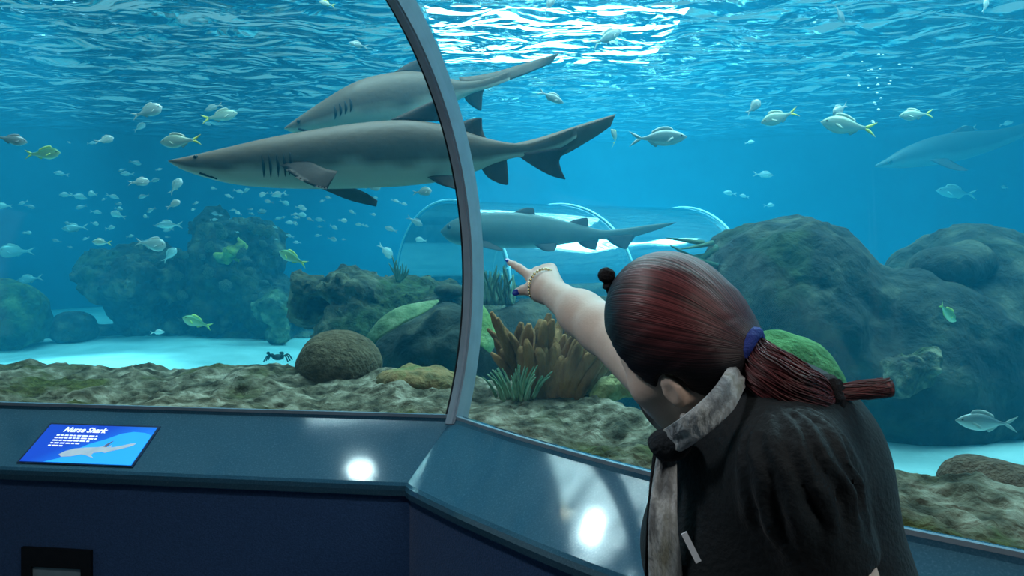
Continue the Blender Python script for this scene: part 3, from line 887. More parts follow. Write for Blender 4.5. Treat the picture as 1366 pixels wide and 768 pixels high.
def shark(name, label, D, top, bot, fins, gills=(), eye=None, mouth=None, wk=0.80, bend=None, belly_lo=-0.15, m=None, group=None, dy=None):
    """top/bot: outline in photo pixels, set at distance D (dy(px): sideways swing in metres)"""
    m = m or M['shark']
    top = np.array(top, float); bot = np.array(bot, float)
    x0, x1 = top[0, 0], top[-1, 0]
    xs = x0 + (x1 - x0) * (np.linspace(0, 1, 70) ** 1.15)
    def cr(pl, x):
        t = np.linspace(0, 1, 400); q = interp_poly(pl, 400)
        o_ = np.argsort(q[:, 0]); return np.interp(x, q[o_, 0], q[o_, 1])
    zt = cr(top, xs); zb = cr(bot, xs)
    sw = dy or (lambda px: 0.0)
    V = []; bel = []
    seg = 28
    for x, a_, b_ in zip(xs, zt, zb):
        c = P(x, (a_ + b_) / 2, D); hh = abs(b_ - a_) / 2 * D / F
        s = (x - x0) / (x1 - x0)
        w = hh * wk * np.interp(s, [0, 0.05, 0.2, 0.45, 0.8, 1.0], [1.5, 1.25, 1.12, 1.0, 0.75, 0.10])
        for k in range(seg):
            an = 2 * math.pi * k / seg
            ca, sa = math.cos(an), math.sin(an)
            y = w * np.sign(ca) * abs(ca) ** 0.9; z = hh * np.sign(sa) * abs(sa) ** 0.95
            V.append((c[0], c[1] + y + sw(x), c[2] + z))
            lo = belly_lo - 0.25 * max(0, s - 0.3)
            n_ = 0.12 * math.sin(x * 0.05) + 0.08 * math.sin(x * 0.13)
            bel.append(float(np.clip((lo - (sa + n_ * 0.6)) / 0.28, 0, 1)))
    Fc = []
    n = len(xs)
    for i in range(n - 1):
        for k in range(seg):
            a_ = i * seg + k; b_ = i * seg + (k + 1) % seg
            Fc.append((a_, b_, b_ + seg, a_ + seg))
    Fc.append(tuple(range(seg))); Fc.append(tuple(range((n - 1) * seg, n * seg)))
    root = thing(name, P((x0 + x1) / 2, (zt[30] + zb[30]) / 2, D), label, 'shark', group)
    body = fix_normals(mesh('body', V, Fc, m, root))
    at = body.data.attributes.new('belly', 'FLOAT', 'POINT'); at.data.foreach_set('value', bel)
    for f in fins:
        nm, le, te, off0, off1, th_ = f[:6]
        ty = f[6] if len(f) > 6 else (0, 1, 0)
        nl_, nt_ = len(le), len(te)
        LE = [P(x, y, D + sw(x)) * 1.0 + np.array([0, off0 + (off1 - off0) * i / (nl_ - 1), 0]) for i, (x, y) in enumerate(le)]
        TE = [P(x, y, D + sw(x)) * 1.0 + np.array([0, off0 + (off1 - off0) * i / (nt_ - 1), 0]) for i, (x, y) in enumerate(te)]
        fix_normals(mesh(nm, *fin_mesh(LE, TE, ty, th_ * D / F), M['sharkfin'] if nm != 'tail_fin' else m, root))
    def skin_y(x, y):
        i = np.argmin(abs(xs - x)); a_, b_ = zt[i], zb[i]
        hh = (b_ - a_) / 2; s = (x - x0) / (x1 - x0)
        q = np.clip(((a_ + b_) / 2 - y) / hh, -0.98, 0.98)
        w = hh * D / F * wk * np.interp(s, [0, 0.05, 0.2, 0.45, 0.8, 1.0], [1.5, 1.25, 1.12, 1.0, 0.75, 0.10])
        return -w * (math.sqrt(1 - q * q)) ** 0.95 + sw(x)
    for (xa, ya, xb, yb) in gills:
        pp = []
        for q in range(9):
            f = q / 8; x = xa + (xb - xa) * f + 2.0 * math.sin(f * math.pi); y = ya + (yb - ya) * f
            pp.append(P(x, y, D) + np.array([0, skin_y(x, y) - 0.001, 0]))
        r = [2.0 * D / F * (0.25 + math.sin(math.pi * q / 8)) for q in range(9)]
        mesh('gill_slit', *tube(pp, np.array(r) * 0.75, 8), M['slit'], root)
    if eye:
        for sd in (1, -1):
            c = P(eye[0], eye[1], D); yy = skin_y(*eye)
            mesh('eye', *sphere(c + np.array([0, yy * sd + 0.0, 0]), 3.0 * D / F, 10, 8), M['black'], root)
    if mouth:
        pp = [P(x, y, D) + np.array([0, skin_y(x, y) * 1.0, 0]) for x, y in interp_poly(mouth, 9)]
        mesh('mouth', *tube(pp, 1.8 * D / F, 6), M['slit'], root)
    return root

shark('shark', 'large grey-brown shark with pale belly swimming in front of another shark', 3.8,
    [(225, 214), (250, 208), (300, 195), (350, 182), (400, 172), (460, 162), (520, 157), (570, 160), (610, 170), (650, 184), (690, 192), (715, 189), (745, 180), (768, 172)],
    [(225, 216), (242, 226), (270, 236), (310, 245), (360, 249), (420, 250), (480, 249), (540, 246), (590, 240), (640, 226), (680, 212), (715, 208), (745, 200), (768, 186)],
    [('dorsal_fin', [(520, 160), (550, 146), (578, 134), (592, 132)], [(588, 162), (590, 152), (592, 142), (594, 133)], 0, 0, 9),
     ('second_dorsal_fin', [(604, 172), (618, 162), (632, 158), (641, 157)], [(650, 186), (645, 178), (643, 166), (643, 158)], 0, 0, 7),
     ('tail_fin', [(684, 192), (720, 183), (775, 165), (823, 150)], [(690, 210), (742, 210), (788, 186), (816, 167)], 0, 0.04, 7),
     ('tail_lower_lobe', [(688, 206), (712, 222), (735, 234), (754, 239)], [(760, 196), (747, 212), (749, 226), (755, 238)], 0, 0.02, 7),
     ('anal_fin', [(640, 222), (650, 236), (664, 244), (675, 247)], [(676, 212), (677, 224), (678, 236), (678, 246)], 0, 0, 6),
     ('pelvic_fin', [(572, 238), (588, 248), (600, 252), (608, 254)], [(606, 236), (609, 242), (611, 248), (612, 253)], -0.08, -0.14, 6, (0, 1, 0.5)),
     ('pelvic_fin', [(576, 238), (592, 246), (604, 250), (612, 252)], [(610, 236), (613, 242), (615, 246), (616, 251)], 0.08, 0.14, 6, (0, 1, -0.5)),
     ('pectoral_fin', [(384, 224), (410, 242), (436, 254), (457, 259)], [(424, 220), (446, 230), (460, 234), (470, 237)], -0.13, -0.33, 7, (0, 0.6, 0.8)),
     ('pectoral_fin', [(400, 240), (430, 254), (455, 264), (486, 271)], [(440, 238), (460, 246), (474, 252), (488, 262)], 0.13, 0.34, 7, (0, 0.6, -0.8))],
    gills=[(352, 208, 353, 237), (361, 207, 362, 237), (371, 206, 372, 237), (380, 206, 381, 237), (389, 204, 387, 234)],
    eye=(263, 210), mouth=[(268, 231), (276, 234), (284, 236), (289, 238)], dy=lambda px: 0.10 * math.sin((px - 225) / 600.0 * 4.2) - 0.0)

shark('shark', 'second grey shark partly hidden behind the larger shark', 4.7,
    [(380, 170), (400, 156), (430, 136), (465, 115), (500, 101), (540, 93), (575, 94), (600, 100), (625, 102), (650, 97), (680, 86)],
    [(380, 173), (400, 180), (440, 186), (490, 184), (540, 172), (575, 152), (600, 134), (618, 124), (632, 117), (655, 109), (680, 98)],
    [('dorsal_fin', [(526, 96), (545, 84), (562, 78), (572, 77)], [(580, 97), (578, 90), (576, 82), (574, 78)], 0, 0, 8),
     ('tail_fin', [(612, 103), (650, 94), (700, 76), (750, 57)], [(618, 122), (665, 108), (712, 87), (738, 72)], 0, 0.25, 7),
     ('tail_lower_lobe', [(612, 118), (622, 134), (632, 142), (640, 146)], [(654, 108), (645, 120), (643, 132), (642, 145)], 0, 0.05, 7),
     ('pectoral_fin', [(470, 165), (490, 185), (505, 195), (515, 200)], [(505, 165), (515, 178), (522, 190), (525, 198)], -0.1, -0.2, 7, (0, 0.6, 0.8))],
    gills=[(452 + 7 * i, 146 - 3 * i, 453 + 7 * i, 164 - 3 * i) for i in range(4)], eye=(402, 164), mouth=[(402, 174), (410, 176), (416, 178)], dy=lambda px: 0.0009 * max(0, px - 480) , belly_lo=-0.05)

shark('nurse_shark', 'smaller slate shark swimming low towards the far tunnel', 6.2,
    [(588, 307), (600, 296), (618, 288), (640, 284), (680, 283), (720, 287), (760, 296), (790, 304), (806, 307), (830, 306), (850, 304)],
    [(588, 311), (600, 322), (620, 328), (650, 330), (690, 331), (725, 330), (755, 325), (785, 321), (806, 318), (830, 315), (850, 310)],
    [('dorsal_fin', [(680, 286), (692, 280), (702, 277), (708, 277)], [(716, 290), (714, 285), (713, 280), (711, 277)], 0, 0, 5),
     ('second_dorsal_fin', [(754, 298), (766, 293), (776, 291), (782, 290)], [(786, 304), (785, 300), (785, 295), (784, 291)], 0, 0, 5),
     ('tail_fin', [(796, 308), (830, 305), (865, 300), (903, 296)], [(800, 319), (835, 318), (866, 310), (895, 300)], 0, 0, 5),
     ('tail_lower_lobe', [(806, 316), (816, 325), (826, 330), (834, 332)], [(850, 312), (844, 320), (840, 326), (836, 332)], 0, 0, 5),
     ('anal_fin', [(768, 320), (776, 328), (786, 332), (792, 333)], [(800, 319), (797, 325), (796, 330), (795, 333)], 0, 0, 5),
     ('pelvic_fin', [(712, 326), (720, 332), (728, 335), (735, 335)], [(742, 324), (742, 328), (740, 332), (738, 335)], -0.08, -0.14, 5),
     ('pectoral_fin', [(630, 322), (642, 328), (656, 332), (668, 334)], [(652, 322), (660, 326), (668, 330), (672, 333)], -0.12, -0.26, 5, (0, 0.6, 0.8))],
    eye=(600, 303), belly_lo=-0.75, m=shark_material('nurse_skin', (0.045, 0.06, 0.055), (0.20, 0.24, 0.2), (0.085, 0.10, 0.085)), wk=0.9)

shark('shark', 'faint distant shark gliding above the rock mound', 8.4,
    [(1168, 220), (1182, 212), (1205, 198), (1240, 184), (1280, 176), (1320, 174), (1350, 169), (1380, 160), (1400, 156)],
    [(1168, 223), (1185, 224), (1210, 224), (1250, 220), (1290, 212), (1320, 202), (1350, 190), (1380, 176), (1400, 168)],
    [('dorsal_fin', [(1262, 181), (1276, 172), (1288, 168), (1294, 168)], [(1304, 178), (1300, 174), (1298, 170), (1296, 168)], 0, 0, 5),
     ('tail_fin', [(1390, 158), (1420, 148), (1450, 136), (1480, 126)], [(1392, 168), (1425, 162), (1452, 146), (1476, 134)], 0, 0, 5),
     ('pectoral_fin', [(1225, 216), (1238, 226), (1246, 232), (1252, 234)], [(1250, 214), (1254, 222), (1256, 228), (1256, 233)], -0.2, -0.5, 5)],
    eye=(1184, 217), m=shark_material('distant_shark_skin', (0.05, 0.06, 0.06), (0.14, 0.17, 0.17), (0.07, 0.085, 0.085)))

# ------------------------------------------------------------------ fish
def attr_mat(name, back, side, belly, tail=None, rough=0.35, metal=0.25):
    m = mat(name, side, rough, None, 1, 0.1, 60, spec=0.6, metal=metal)
    N = m.node_tree.nodes; L = m.node_tree.links
    b = N['Principled BSDF']
    at = N.new('ShaderNodeAttribute'); at.attribute_name = 'shade'
    cr = N.new('ShaderNodeValToRGB'); e = cr.color_ramp.elements
    e[0].position = 0.12; e[0].color = (*belly, 1); e[1].position = 0.88; e[1].color = (*back, 1)
    e.new(0.5).color = (*side, 1)
    L.new(at.outputs['Fac'], cr.inputs['Fac']); L.new(cr.outputs[0], b.inputs['Base Color'])
    return m
FIN_PALE = mat('fin_silver', (0.42, 0.46, 0.36), 0.6, (0.52, 0.56, 0.42), 20)
FM = {
    'yellowtail': (attr_mat('fish_silver', (0.26, 0.33, 0.24), (0.48, 0.54, 0.44), (0.66, 0.70, 0.60)), mat('fin_yellow', (0.75, 0.68, 0.08), 0.6, (0.85, 0.78, 0.16), 20)),
    'silver': (attr_mat('fish_pale', (0.34, 0.40, 0.36), (0.46, 0.50, 0.46), (0.62, 0.64, 0.60)), mat('fin_pale', (0.40, 0.46, 0.42), 0.6, (0.48, 0.54, 0.48), 20)),
    'jack': (attr_mat('fish_jack', (0.25, 0.32, 0.30), (0.38, 0.44, 0.42), (0.54, 0.58, 0.54)), mat('fin_grey', (0.40, 0.48, 0.44), 0.6, (0.50, 0.56, 0.50), 20)),
    'green': (attr_mat('fish_green', (0.10, 0.28, 0.12), (0.30, 0.52, 0.26), (0.66, 0.78, 0.48)), mat('fin_lime', (0.50, 0.66, 0.14), 0.6, (0.62, 0.76, 0.2), 20)),
    'grey': (attr_mat('fish_grey', (0.16, 0.20, 0.20), (0.28, 0.33, 0.32), (0.48, 0.52, 0.50)), mat('fin_dark', (0.20, 0.24, 0.24), 0.6, (0.26, 0.30, 0.3), 20)),
}
M['eye_white'] = mat('fish_eye', (0.02, 0.02, 0.02), 0.2, (0.05, 0.05, 0.04), 30)
SHAPES = {   # half height profile over body length (nose 0 .. tail root 1), width factor, height factor
    'yellowtail': ([0.02, 0.55, 0.85, 1.0, 0.97, 0.80, 0.55, 0.30, 0.22], 0.42, 0.16),
    'silver': ([0.05, 0.75, 0.98, 1.0, 0.92, 0.74, 0.48, 0.26, 0.20], 0.36, 0.205),
    'jack': ([0.03, 0.50, 0.80, 0.96, 1.0, 0.88, 0.60, 0.26, 0.14], 0.42, 0.14),
    'green': ([0.03, 0.62, 0.92, 1.0, 0.92, 0.75, 0.52, 0.32, 0.24], 0.40, 0.165),
    'grey': ([0.03, 0.60, 0.90, 1.0, 0.92, 0.75, 0.50, 0.30, 0.22], 0.45, 0.17),
}
def fish_geometry(kind, bend=0.0):
    prof, wf, hf = SHAPES[kind]
    n, seg = 16, 12
    xs = np.linspace(0, 0.80, n)               # body 0..0.8 of a unit-long fish, nose at -x end
    pr = interp_poly(np.stack([np.linspace(0, 1, len(prof)), prof], 1), 100)
    hh = np.interp(xs / 0.8, pr[:, 0], pr[:, 1]) * hf
    def cy(x): return bend * max(0, x - 0.3) ** 2
    V = []; sh = []
    for x, h_ in zip(xs, hh):
        for k in range(seg):
            an = 2 * math.pi * k / seg
            V.append((x - 0.5, math.cos(an) * h_ * wf + cy(x), math.sin(an) * h_)); sh.append(0.5 + 0.5 * math.sin(an))
    Fc = [((i * seg + k), (i * seg + (k + 1) % seg), ((i + 1) * seg + (k + 1) % seg), ((i + 1) * seg + k)) for i in range(n - 1) for k in range(seg)]
    Fc += [tuple(range(seg)), tuple(range((n - 1) * seg, n * seg))]
    parts = {'body': (V, Fc, sh)}
    A = lambda x, z, y=0.0: np.array([x - 0.5, y + cy(x), z])
    th_ = 0.008
    r = hh[-1]
    up = fin_mesh([A(0.78, r * 0.8), A(0.86, 0.07), A(0.93, 0.10), A(1.0, 0.135)], [A(0.80, 0.0), A(0.87, 0.01), A(0.93, 0.06), A(0.99, 0.122)], (0, 1, 0), th_, 8, 4)
    dn = fin_mesh([A(0.78, -r * 0.8), A(0.86, -0.07), A(0.93, -0.10), A(1.0, -0.135)], [A(0.80, 0.0), A(0.87, -0.01), A(0.93, -0.06), A(0.99, -0.122)], (0, 1, 0), th_, 8, 4)
    parts['tail_fin'] = join([up, dn])
    hx = lambda x: float(np.interp(x, xs, hh))
    parts['dorsal_fin'] = fin_mesh([A(0.22, hx(0.22) * 0.9), A(0.28, hx(0.28) + 0.05), A(0.45, hx(0.45) + 0.055), A(0.60, hx(0.6) + 0.04)][::-1], [A(0.24, hx(0.24) * 0.85), A(0.32, hx(0.32) * 0.9), A(0.46, hx(0.46) * 0.9), A(0.62, hx(0.62) * 0.85)][::-1], (0, 1, 0), th_, 8, 4)
    parts['anal_fin'] = fin_mesh([A(0.50, -hx(0.5) * 0.9), A(0.54, -hx(0.54) - 0.045), A(0.60, -hx(0.6) - 0.04), A(0.66, -hx(0.66) - 0.02)], [A(0.52, -hx(0.52) * 0.8), A(0.57, -hx(0.57) * 0.8), A(0.62, -hx(0.62) * 0.8), A(0.68, -hx(0.68) * 0.8)], (0, 1, 0), th_, 8, 4)
    w25 = hx(0.25) * wf
    parts['pectoral_fin'] = [fin_mesh([A(0.24, -0.02, s_ * w25 * 0.9), A(0.29, -0.06, s_ * (w25 + 0.03)), A(0.34, -0.10, s_ * (w25 + 0.05))], [A(0.26, 0.01, s_ * w25 * 0.9), A(0.32, -0.03, s_ * (w25 + 0.035)), A(0.37, -0.08, s_ * (w25 + 0.055))], (0, 1, 0.2), th_, 6, 4) for s_ in (-1, 1)]
    w08 = hx(0.09) * wf
    parts['eye'] = [sphere(A(0.10, hx(0.1) * 0.35, s_ * w08 * 0.95), 0.017, 8, 6) for s_ in (-1, 1)]
    return parts
_fish_cache = {}
def fish_template(kind, detail, bend):
    key = (kind, detail, bend)
    if key in _fish_cache: return _fish_cache[key]
    g = fish_geometry(kind, bend)
    bm_, fm_ = FM[kind]
    res = []
    def mk(nm, v, f, m_):
        o_ = mesh(nm, v, f, m_); fix_normals(o_); me = o_.data; bpy.data.objects.remove(o_); return me
    if detail:
        me = mk('body', g['body'][0], g['body'][1], bm_)
        at = me.attributes.new('shade', 'FLOAT', 'POINT'); at.data.foreach_set('value', g['body'][2]); res.append(('body', me))
        of_ = FIN_PALE if kind == 'yellowtail' else fm_
        for nm in ('tail_fin', 'dorsal_fin', 'anal_fin'): res.append((nm, mk(nm, *g[nm], fm_ if nm == 'tail_fin' else of_)))
        for q in g['pectoral_fin']: res.append(('pectoral_fin', mk('pectoral_fin', *q, of_)))
        for q in g['eye']: res.append(('eye', mk('eye', *q, M['eye_white'])))
    else:
        v, f = join([(g['body'][0], g['body'][1]), g['tail_fin'], g['dorsal_fin'], g['anal_fin']])
        me = mk('fish', v, f, bm_); me.materials.append(fm_)
        nb_ = len(g['body'][1])
        me.polygons.foreach_set('material_index', [0 if i < nb_ else 1 for i in range(len(me.polygons))])
        at = me.attributes.new('shade', 'FLOAT', 'POINT'); at.data.foreach_set('value', g['body'][2] + [0.5] * (len(v) - len(g['body'][2])))
        res.append(('fish', me))
    _fish_cache[key] = res
    return res
def fish(px, py, D, length_px, kind, face=-1, yaw=0.0, pitch=0.0, bend=0.0, label='', group=None, detail=None):
    """face -1: nose to the picture's left as seen through the glass; yaw turns it towards (+) or away"""
    if py < 300: D = min(D, (SURF - 0.2 - CAMZ) * F / (HOR - py))     # stay under the surface
    c = P(px, py, D); Ls = length_px * D / F / max(0.35, abs(math.cos(math.radians(yaw))))
    if detail is None: detail = length_px >= 22
    rz = (0 if face < 0 else 180) + yaw
    tpl = fish_template(kind, detail, bend)
    if detail:
        root = thing('fish', c, label, 'fish', group)
        root.scale = (Ls, Ls, Ls); root.rotation_euler = (0, math.radians(pitch), math.radians(rz))
        for nm, me in tpl:
            o_ = bpy.data.objects.new(nm, me); C.objects.link(o_); o_.parent = root
    else:
        root = bpy.data.objects.new('fish', tpl[0][1]); C.objects.link(root)
        root.location = c; root.scale = (Ls, Ls, Ls); root.rotation_euler = (0, math.radians(pitch), math.radians(rz))
        tag(root, label, 'fish', group)
    return root
#     px   py   D   len  kind         face yaw pitch bend label
FISH = [
    (196, 149, 4.6, 40, 'silver', 1, 12, 22, 0, 'deep-bodied silver fish nosing down above the yellow-tailed fish'),
    (241, 188, 4.2, 56, 'yellowtail', -1, 0, -4, 0, 'silver fish with yellow tail just above the big shark snout'),
    (293, 155, 5.2, 48, 'yellowtail', 1, 6, 12, 0, 'slim silver fish nosing down ahead of the second shark'),
    (285, 143, 5.6, 26, 'jack', -1, 0, -20, 0, 'small slim fish just over the slim silver one'),
    (57, 205, 4.6, 48, 'green', 1, 0, 3, 0, 'green-backed fish with pale face near the blurred brown fish'),
    (14, 186, 4.0, 34, 'grey', 1, 30, -8, 0, 'brownish blurred fish beside the green-backed fish'),
    (139, 187, 5.2, 22, 'silver', 1, 25, 20, 0.5, 'small round silver fish turning, between shark snout and green-backed fish'),
    (186, 170, 7.0, 16, 'silver', 1, 30, 40, 0, 'faint round fish under the deep-bodied silver fish'),
    (185, 243, 4.9, 24, 'silver', 1, 25, 8, 0, 'bright round fish below the big shark snout'),
    (234, 249, 5.6, 26, 'silver', 1, 10, 55, 0, 'pale fish diving steeply under the big shark jaw'),
    (231, 273, 5.0, 20, 'silver', 1, 10, 30, 0, 'bright white-backed fish over the left rock block'),
    (136, 323, 5.6, 27, 'yellowtail', -1, 0, 4, 0, 'small bright fish hovering left of the green-lit rock top'),
    (201, 325, 5.2, 42, 'silver', 1, 0, -8, 0, 'bright plump fish hovering on top of the left rock block'),
    (391, 344, 5.0, 42, 'green', -1, 0, 26, 0, 'green fish nosing up beside the rock tower'),
    (264, 430, 5.2, 36, 'green', -1, 30, 22, 0.4, 'bright green fish with spread fins over the sand strip'),
    (497, 250, 4.6, 20, 'silver', 1, 20, 0, 0, 'round white fish at the far pectoral fin of the big shark'),
    (563, 256, 4.8, 26, 'silver', 1, 0, 6, 0, 'oval pale fish under the big shark belly by the mullion'),
    (735, 129, 4.6, 38, 'jack', 1, 10, -24, 0, 'slim silver fish rising between the two shark tails'),
    (822, 183, 4.8, 20, 'yellowtail', -1, 55, 30, 0.8, 'fish showing a yellow tail at the tip of the big shark tail'),
    (878, 184, 4.2, 78, 'jack', 1, 0, 2, 0, 'long pale jack swimming alone past the shark tails'),
    (1005, 143, 4.8, 28, 'silver', 1, 20, 42, 0, 'pale fish nosing down above a yellow-tailed companion'),
    (1040, 156, 4.6, 54, 'yellowtail', -1, 5, -18, 0, 'greyish yellow-tailed fish nosing down beside a pale fish'),
    (1121, 146, 4.7, 30, 'silver', -1, 30, -30, 0, 'round fish above the dark-striped yellow-tailed fish'),
    (1132, 168, 4.3, 76, 'yellowtail', -1, 0, 8, 0, 'large silver fish with yellow tail under a round fish'),
    (1222, 153, 4.9, 46, 'yellowtail', -1, 0, -4, 0, 'fish with vivid yellow tail near the rising bubbles'),
    (1018, 233, 8.0, 28, 'jack', 1, 0, -4, 0, 'faint bluish fish above the rock mound'),
    (1276, 257, 9.0, 56, 'jack', -1, 0, 6, 0, 'faint slender fish under the distant shark'),
    (1262, 416, 3.3, 42, 'green', 1, 20, -36, 0.3, 'small green and white fish in front of the rock mound'),
    (1316, 563, 2.6, 84, 'jack', -1, 0, 4, 0, 'long silver fish cruising over the sand by the brown brain coral'),
    (810, 50, 5.2, 48, 'jack', 1, 10, 30, 0, 'grey fish near the glittering water surface with tail raised'),
    (733, 6, 5.0, 26, 'jack', 1, 40, 50, 0, 'fish diving down from the glittering surface'),
    (1314, 8, 5.4, 22, 'silver', 1, 30, 60, 0, 'pale fish at the surface near the distant glints'),
    (1120, 18, 6.2, 26, 'grey', 1, 30, -50, 0, 'shadowy fish just under the surface'),
    (478, 60, 5.4, 26, 'jack', -1, 10, 12, 0, 'slim fish under the surface above the second shark'),
    (436, 5, 5.6, 20, 'yellowtail', -1, 20, 10, 0, 'yellowish fish touching the water surface'),
    (210, 443, 6.6, 20, 'jack', 1, 0, 4, 0, 'faint thin fish skimming the sand behind the strip'),
    (22, 335, 9.6, 34, 'silver', -1, 35, 0, 0, 'large faint bluish fish over the mossy rock'),
    (40, 372, 9.2, 36, 'jack', -1, 0, -8, 0, 'faint slender fish over the mossy rock'),
    (6, 275, 9.0, 20, 'silver', -1, 10, 0, 0, 'faint fish in open water at the start of the shoal'),
    (100, 304, 8.6, 36, 'jack', -1, 0, -4, 0, 'slender fish with pale belly in the shoal beyond the rock block'),
    (226, 300, 7.0, 36, 'jack', -1, 0, 0, 0, 'slender fish over the top of the left rock block'),
    (226, 340, 6.9, 22, 'silver', 1, 30, 50, 0, 'turquoise fish head down against the rock block'),
    (514, 334, 6.6, 22, 'silver', 1, 40, -40, 0, 'small fish in front of the far tunnel arch'),
    (553, 295, 6.6, 24, 'grey', 1, 10, -30, 0, 'dark fish silhouetted against the bright far tunnel'),
    (522, 306, 6.8, 18, 'grey', -1, 10, 20, 0, 'dark small fish silhouetted near the tunnel arch'),
    (562, 320, 7.4, 16, 'silver', -1, 10, 10, 0, 'pale small fish inside the bright tunnel glow'),
]
for f in FISH:
    fish(f[0], f[1], f[2], f[3], f[4], f[5], f[6], f[7], f[8], f[9])
# the shoal of small pale fish behind the big shark
fr = random.Random(21)
shoal = [(352, 259, 6.2, 17), (359, 269, 6.4, 15), (404, 279, 6.3, 11), (414, 293, 6.2, 12), (393, 286, 6.4, 12), (372, 259, 6.3, 26), (306, 262, 6.6, 14), (318, 255, 6.8, 16), (261, 271, 6.6, 12), (334, 279, 6.7, 9), (295, 287, 6.8, 10), (445, 303, 6.6, 16), (457, 294, 6.6, 14), (470, 283, 6.6, 14), (527, 268, 6.6, 14), (538, 272, 6.7, 14), (497, 286, 6.6, 10), (104, 262, 7.2, 26), (124, 259, 7.2, 20), (150, 262, 7.0, 20), (158, 272, 7.2, 14), (128, 283, 7.2, 18), (158, 287, 7.0, 24), (88, 260, 7.2, 24), (115, 318, 7.0, 12), (147, 304, 6.9, 20), (126, 298, 7.1, 14), (192, 262, 7.1, 18), (202, 280, 7.0, 18), (195, 289, 7.2, 12), (170, 232, 7.1, 20), (205, 241, 7.3, 18), (82, 232, 7.4, 20), (180, 217, 7.4, 18), (92, 190, 7.4, 8), (122, 191, 7.2, 14), (276, 165, 6.4, 16), (212, 226, 6.6, 10)]
for i in range(46):
    shoal.append((fr.gauss(370, 70), fr.gauss(285, 22), fr.uniform(6.4, 8.6), fr.uniform(7, 18)))
for i in range(14):
    shoal.append((fr.uniform(20, 250), fr.uniform(225, 330), fr.uniform(7.0, 8.2), fr.uniform(8, 18)))
def shoal_label(x, y, kind, pitch, l):
    k_ = ('tiny ' if l < 11 else 'small ') + {'silver': 'round pale fish', 'jack': 'slim pale fish', 'grey': 'dusky fish'}[kind]
    p_ = 'nosing down' if pitch > 9 else 'nosing up' if pitch < -9 else 'swimming level'
    if x > 430: r_ = 'over the far tunnel arch'
    elif x > 335: r_ = 'under the big shark belly'
    elif x > 255: r_ = 'above the rock tower'
    elif y > 290: r_ = 'near the top of the squat rock block'
    elif x > 140: r_ = 'below the big shark snout'
    else: r_ = 'in open water before the far wall'
    return k_ + ' ' + p_ + ' ' + r_
for (x, y, d, l) in shoal:
    kd = fr.choice(['silver', 'jack', 'jack', 'grey']); pt_ = fr.uniform(-25, 25); fc_ = fr.choice([-1, 1])
    fish(x, y, d + 0.4, l * 0.85, kd, fc_, fr.uniform(-25, 25), pt_, 0, shoal_label(x, y, kd, pt_ * 1.0, l), 'small pale fish of the shoal', False)
shoal2 = [(1293, 92, 7.2, 18), (1342, 165, 6.6, 20), (974, 258, 7.2, 22), (993, 262, 7.4, 16), (1026, 274, 7.0, 18), (1340, 250, 7.0, 14), (1000, 190, 7.4, 16), (1290, 172, 7.0, 30)]
for (x, y, d, l) in shoal2:
    fish(x, y, d + 1.5, l * 0.9, 'jack', fr.choice([-1, 1]), fr.uniform(-20, 20), fr.uniform(-12, 12), 0, 'faint small fish in open water above the rock mound', 'faint fish above the rock mound', False)

# a small horned crab-like creature on the sand
cr_ = thing('crab', P(371, 476, 6.2), 'small dark crab on the pale sand strip', 'crab')
cc = P(371, 476, 6.2)
mesh('shell', *sphere(cc, (0.05, 0.045, 0.025), 12, 8), M['darkrock'], cr_)
for s_ in (-1, 1):
    for q in range(3):
        pp = [cc + np.array([s_ * 0.03, (q - 1) * 0.03, 0.0]), cc + np.array([s_ * 0.07, (q - 1) * 0.045, 0.02]), cc + np.array([s_ * 0.10, (q - 1) * 0.06, -0.03])]
        mesh('leg', *tube(interp_poly(pp, 6), 0.006, 5), M['darkrock'], cr_)
    pp = [cc + np.array([s_ * 0.03, -0.03, 0.01]), cc + np.array([s_ * 0.06, -0.07, 0.04]), cc + np.array([s_ * 0.04, -0.10, 0.05])]
    mesh('claw', *tube(interp_poly(pp, 6), [0.008, 0.008, 0.010, 0.014, 0.012, 0.004], 6), M['darkrock'], cr_)

# rising bubbles
bub = mat('bubble', (0.75, 0.88, 0.92), 0.1, (0.85, 0.95, 1.0), 10, spec=0.8)
bm_src = None
for (x, y) in [(1172, 73), (1178, 73), (1150, 82), (1158, 94), (1163, 93), (1174, 92), (1186, 112), (1188, 108), (1145, 111), (1146, 114), (1171, 113), (1158, 117), (1170, 124), (1166, 137), (1168, 139), (1172, 146), (1164, 162), (1165, 164), (1200, 86), (1216, 90), (1132, 101), (1170, 104), (1175, 131)]:
    if bm_src is None:
        bo = mesh('bubble', *sphere((0, 0, 0), (1, 0.9, 0.8), 8, 6), bub); bm_src = bo.data
    else:
        bo = bpy.data.objects.new('bubble', bm_src); C.objects.link(bo)
    d = fr.uniform(5.0, 5.6); bo.location = P(x, y, d); s_ = fr.uniform(0.005, 0.010); bo.scale = (s_ * 1.3, s_, s_)
    tag(bo, 'small silvery air bubble rising near the yellow-tailed fish', 'bubble', 'rising air bubbles')

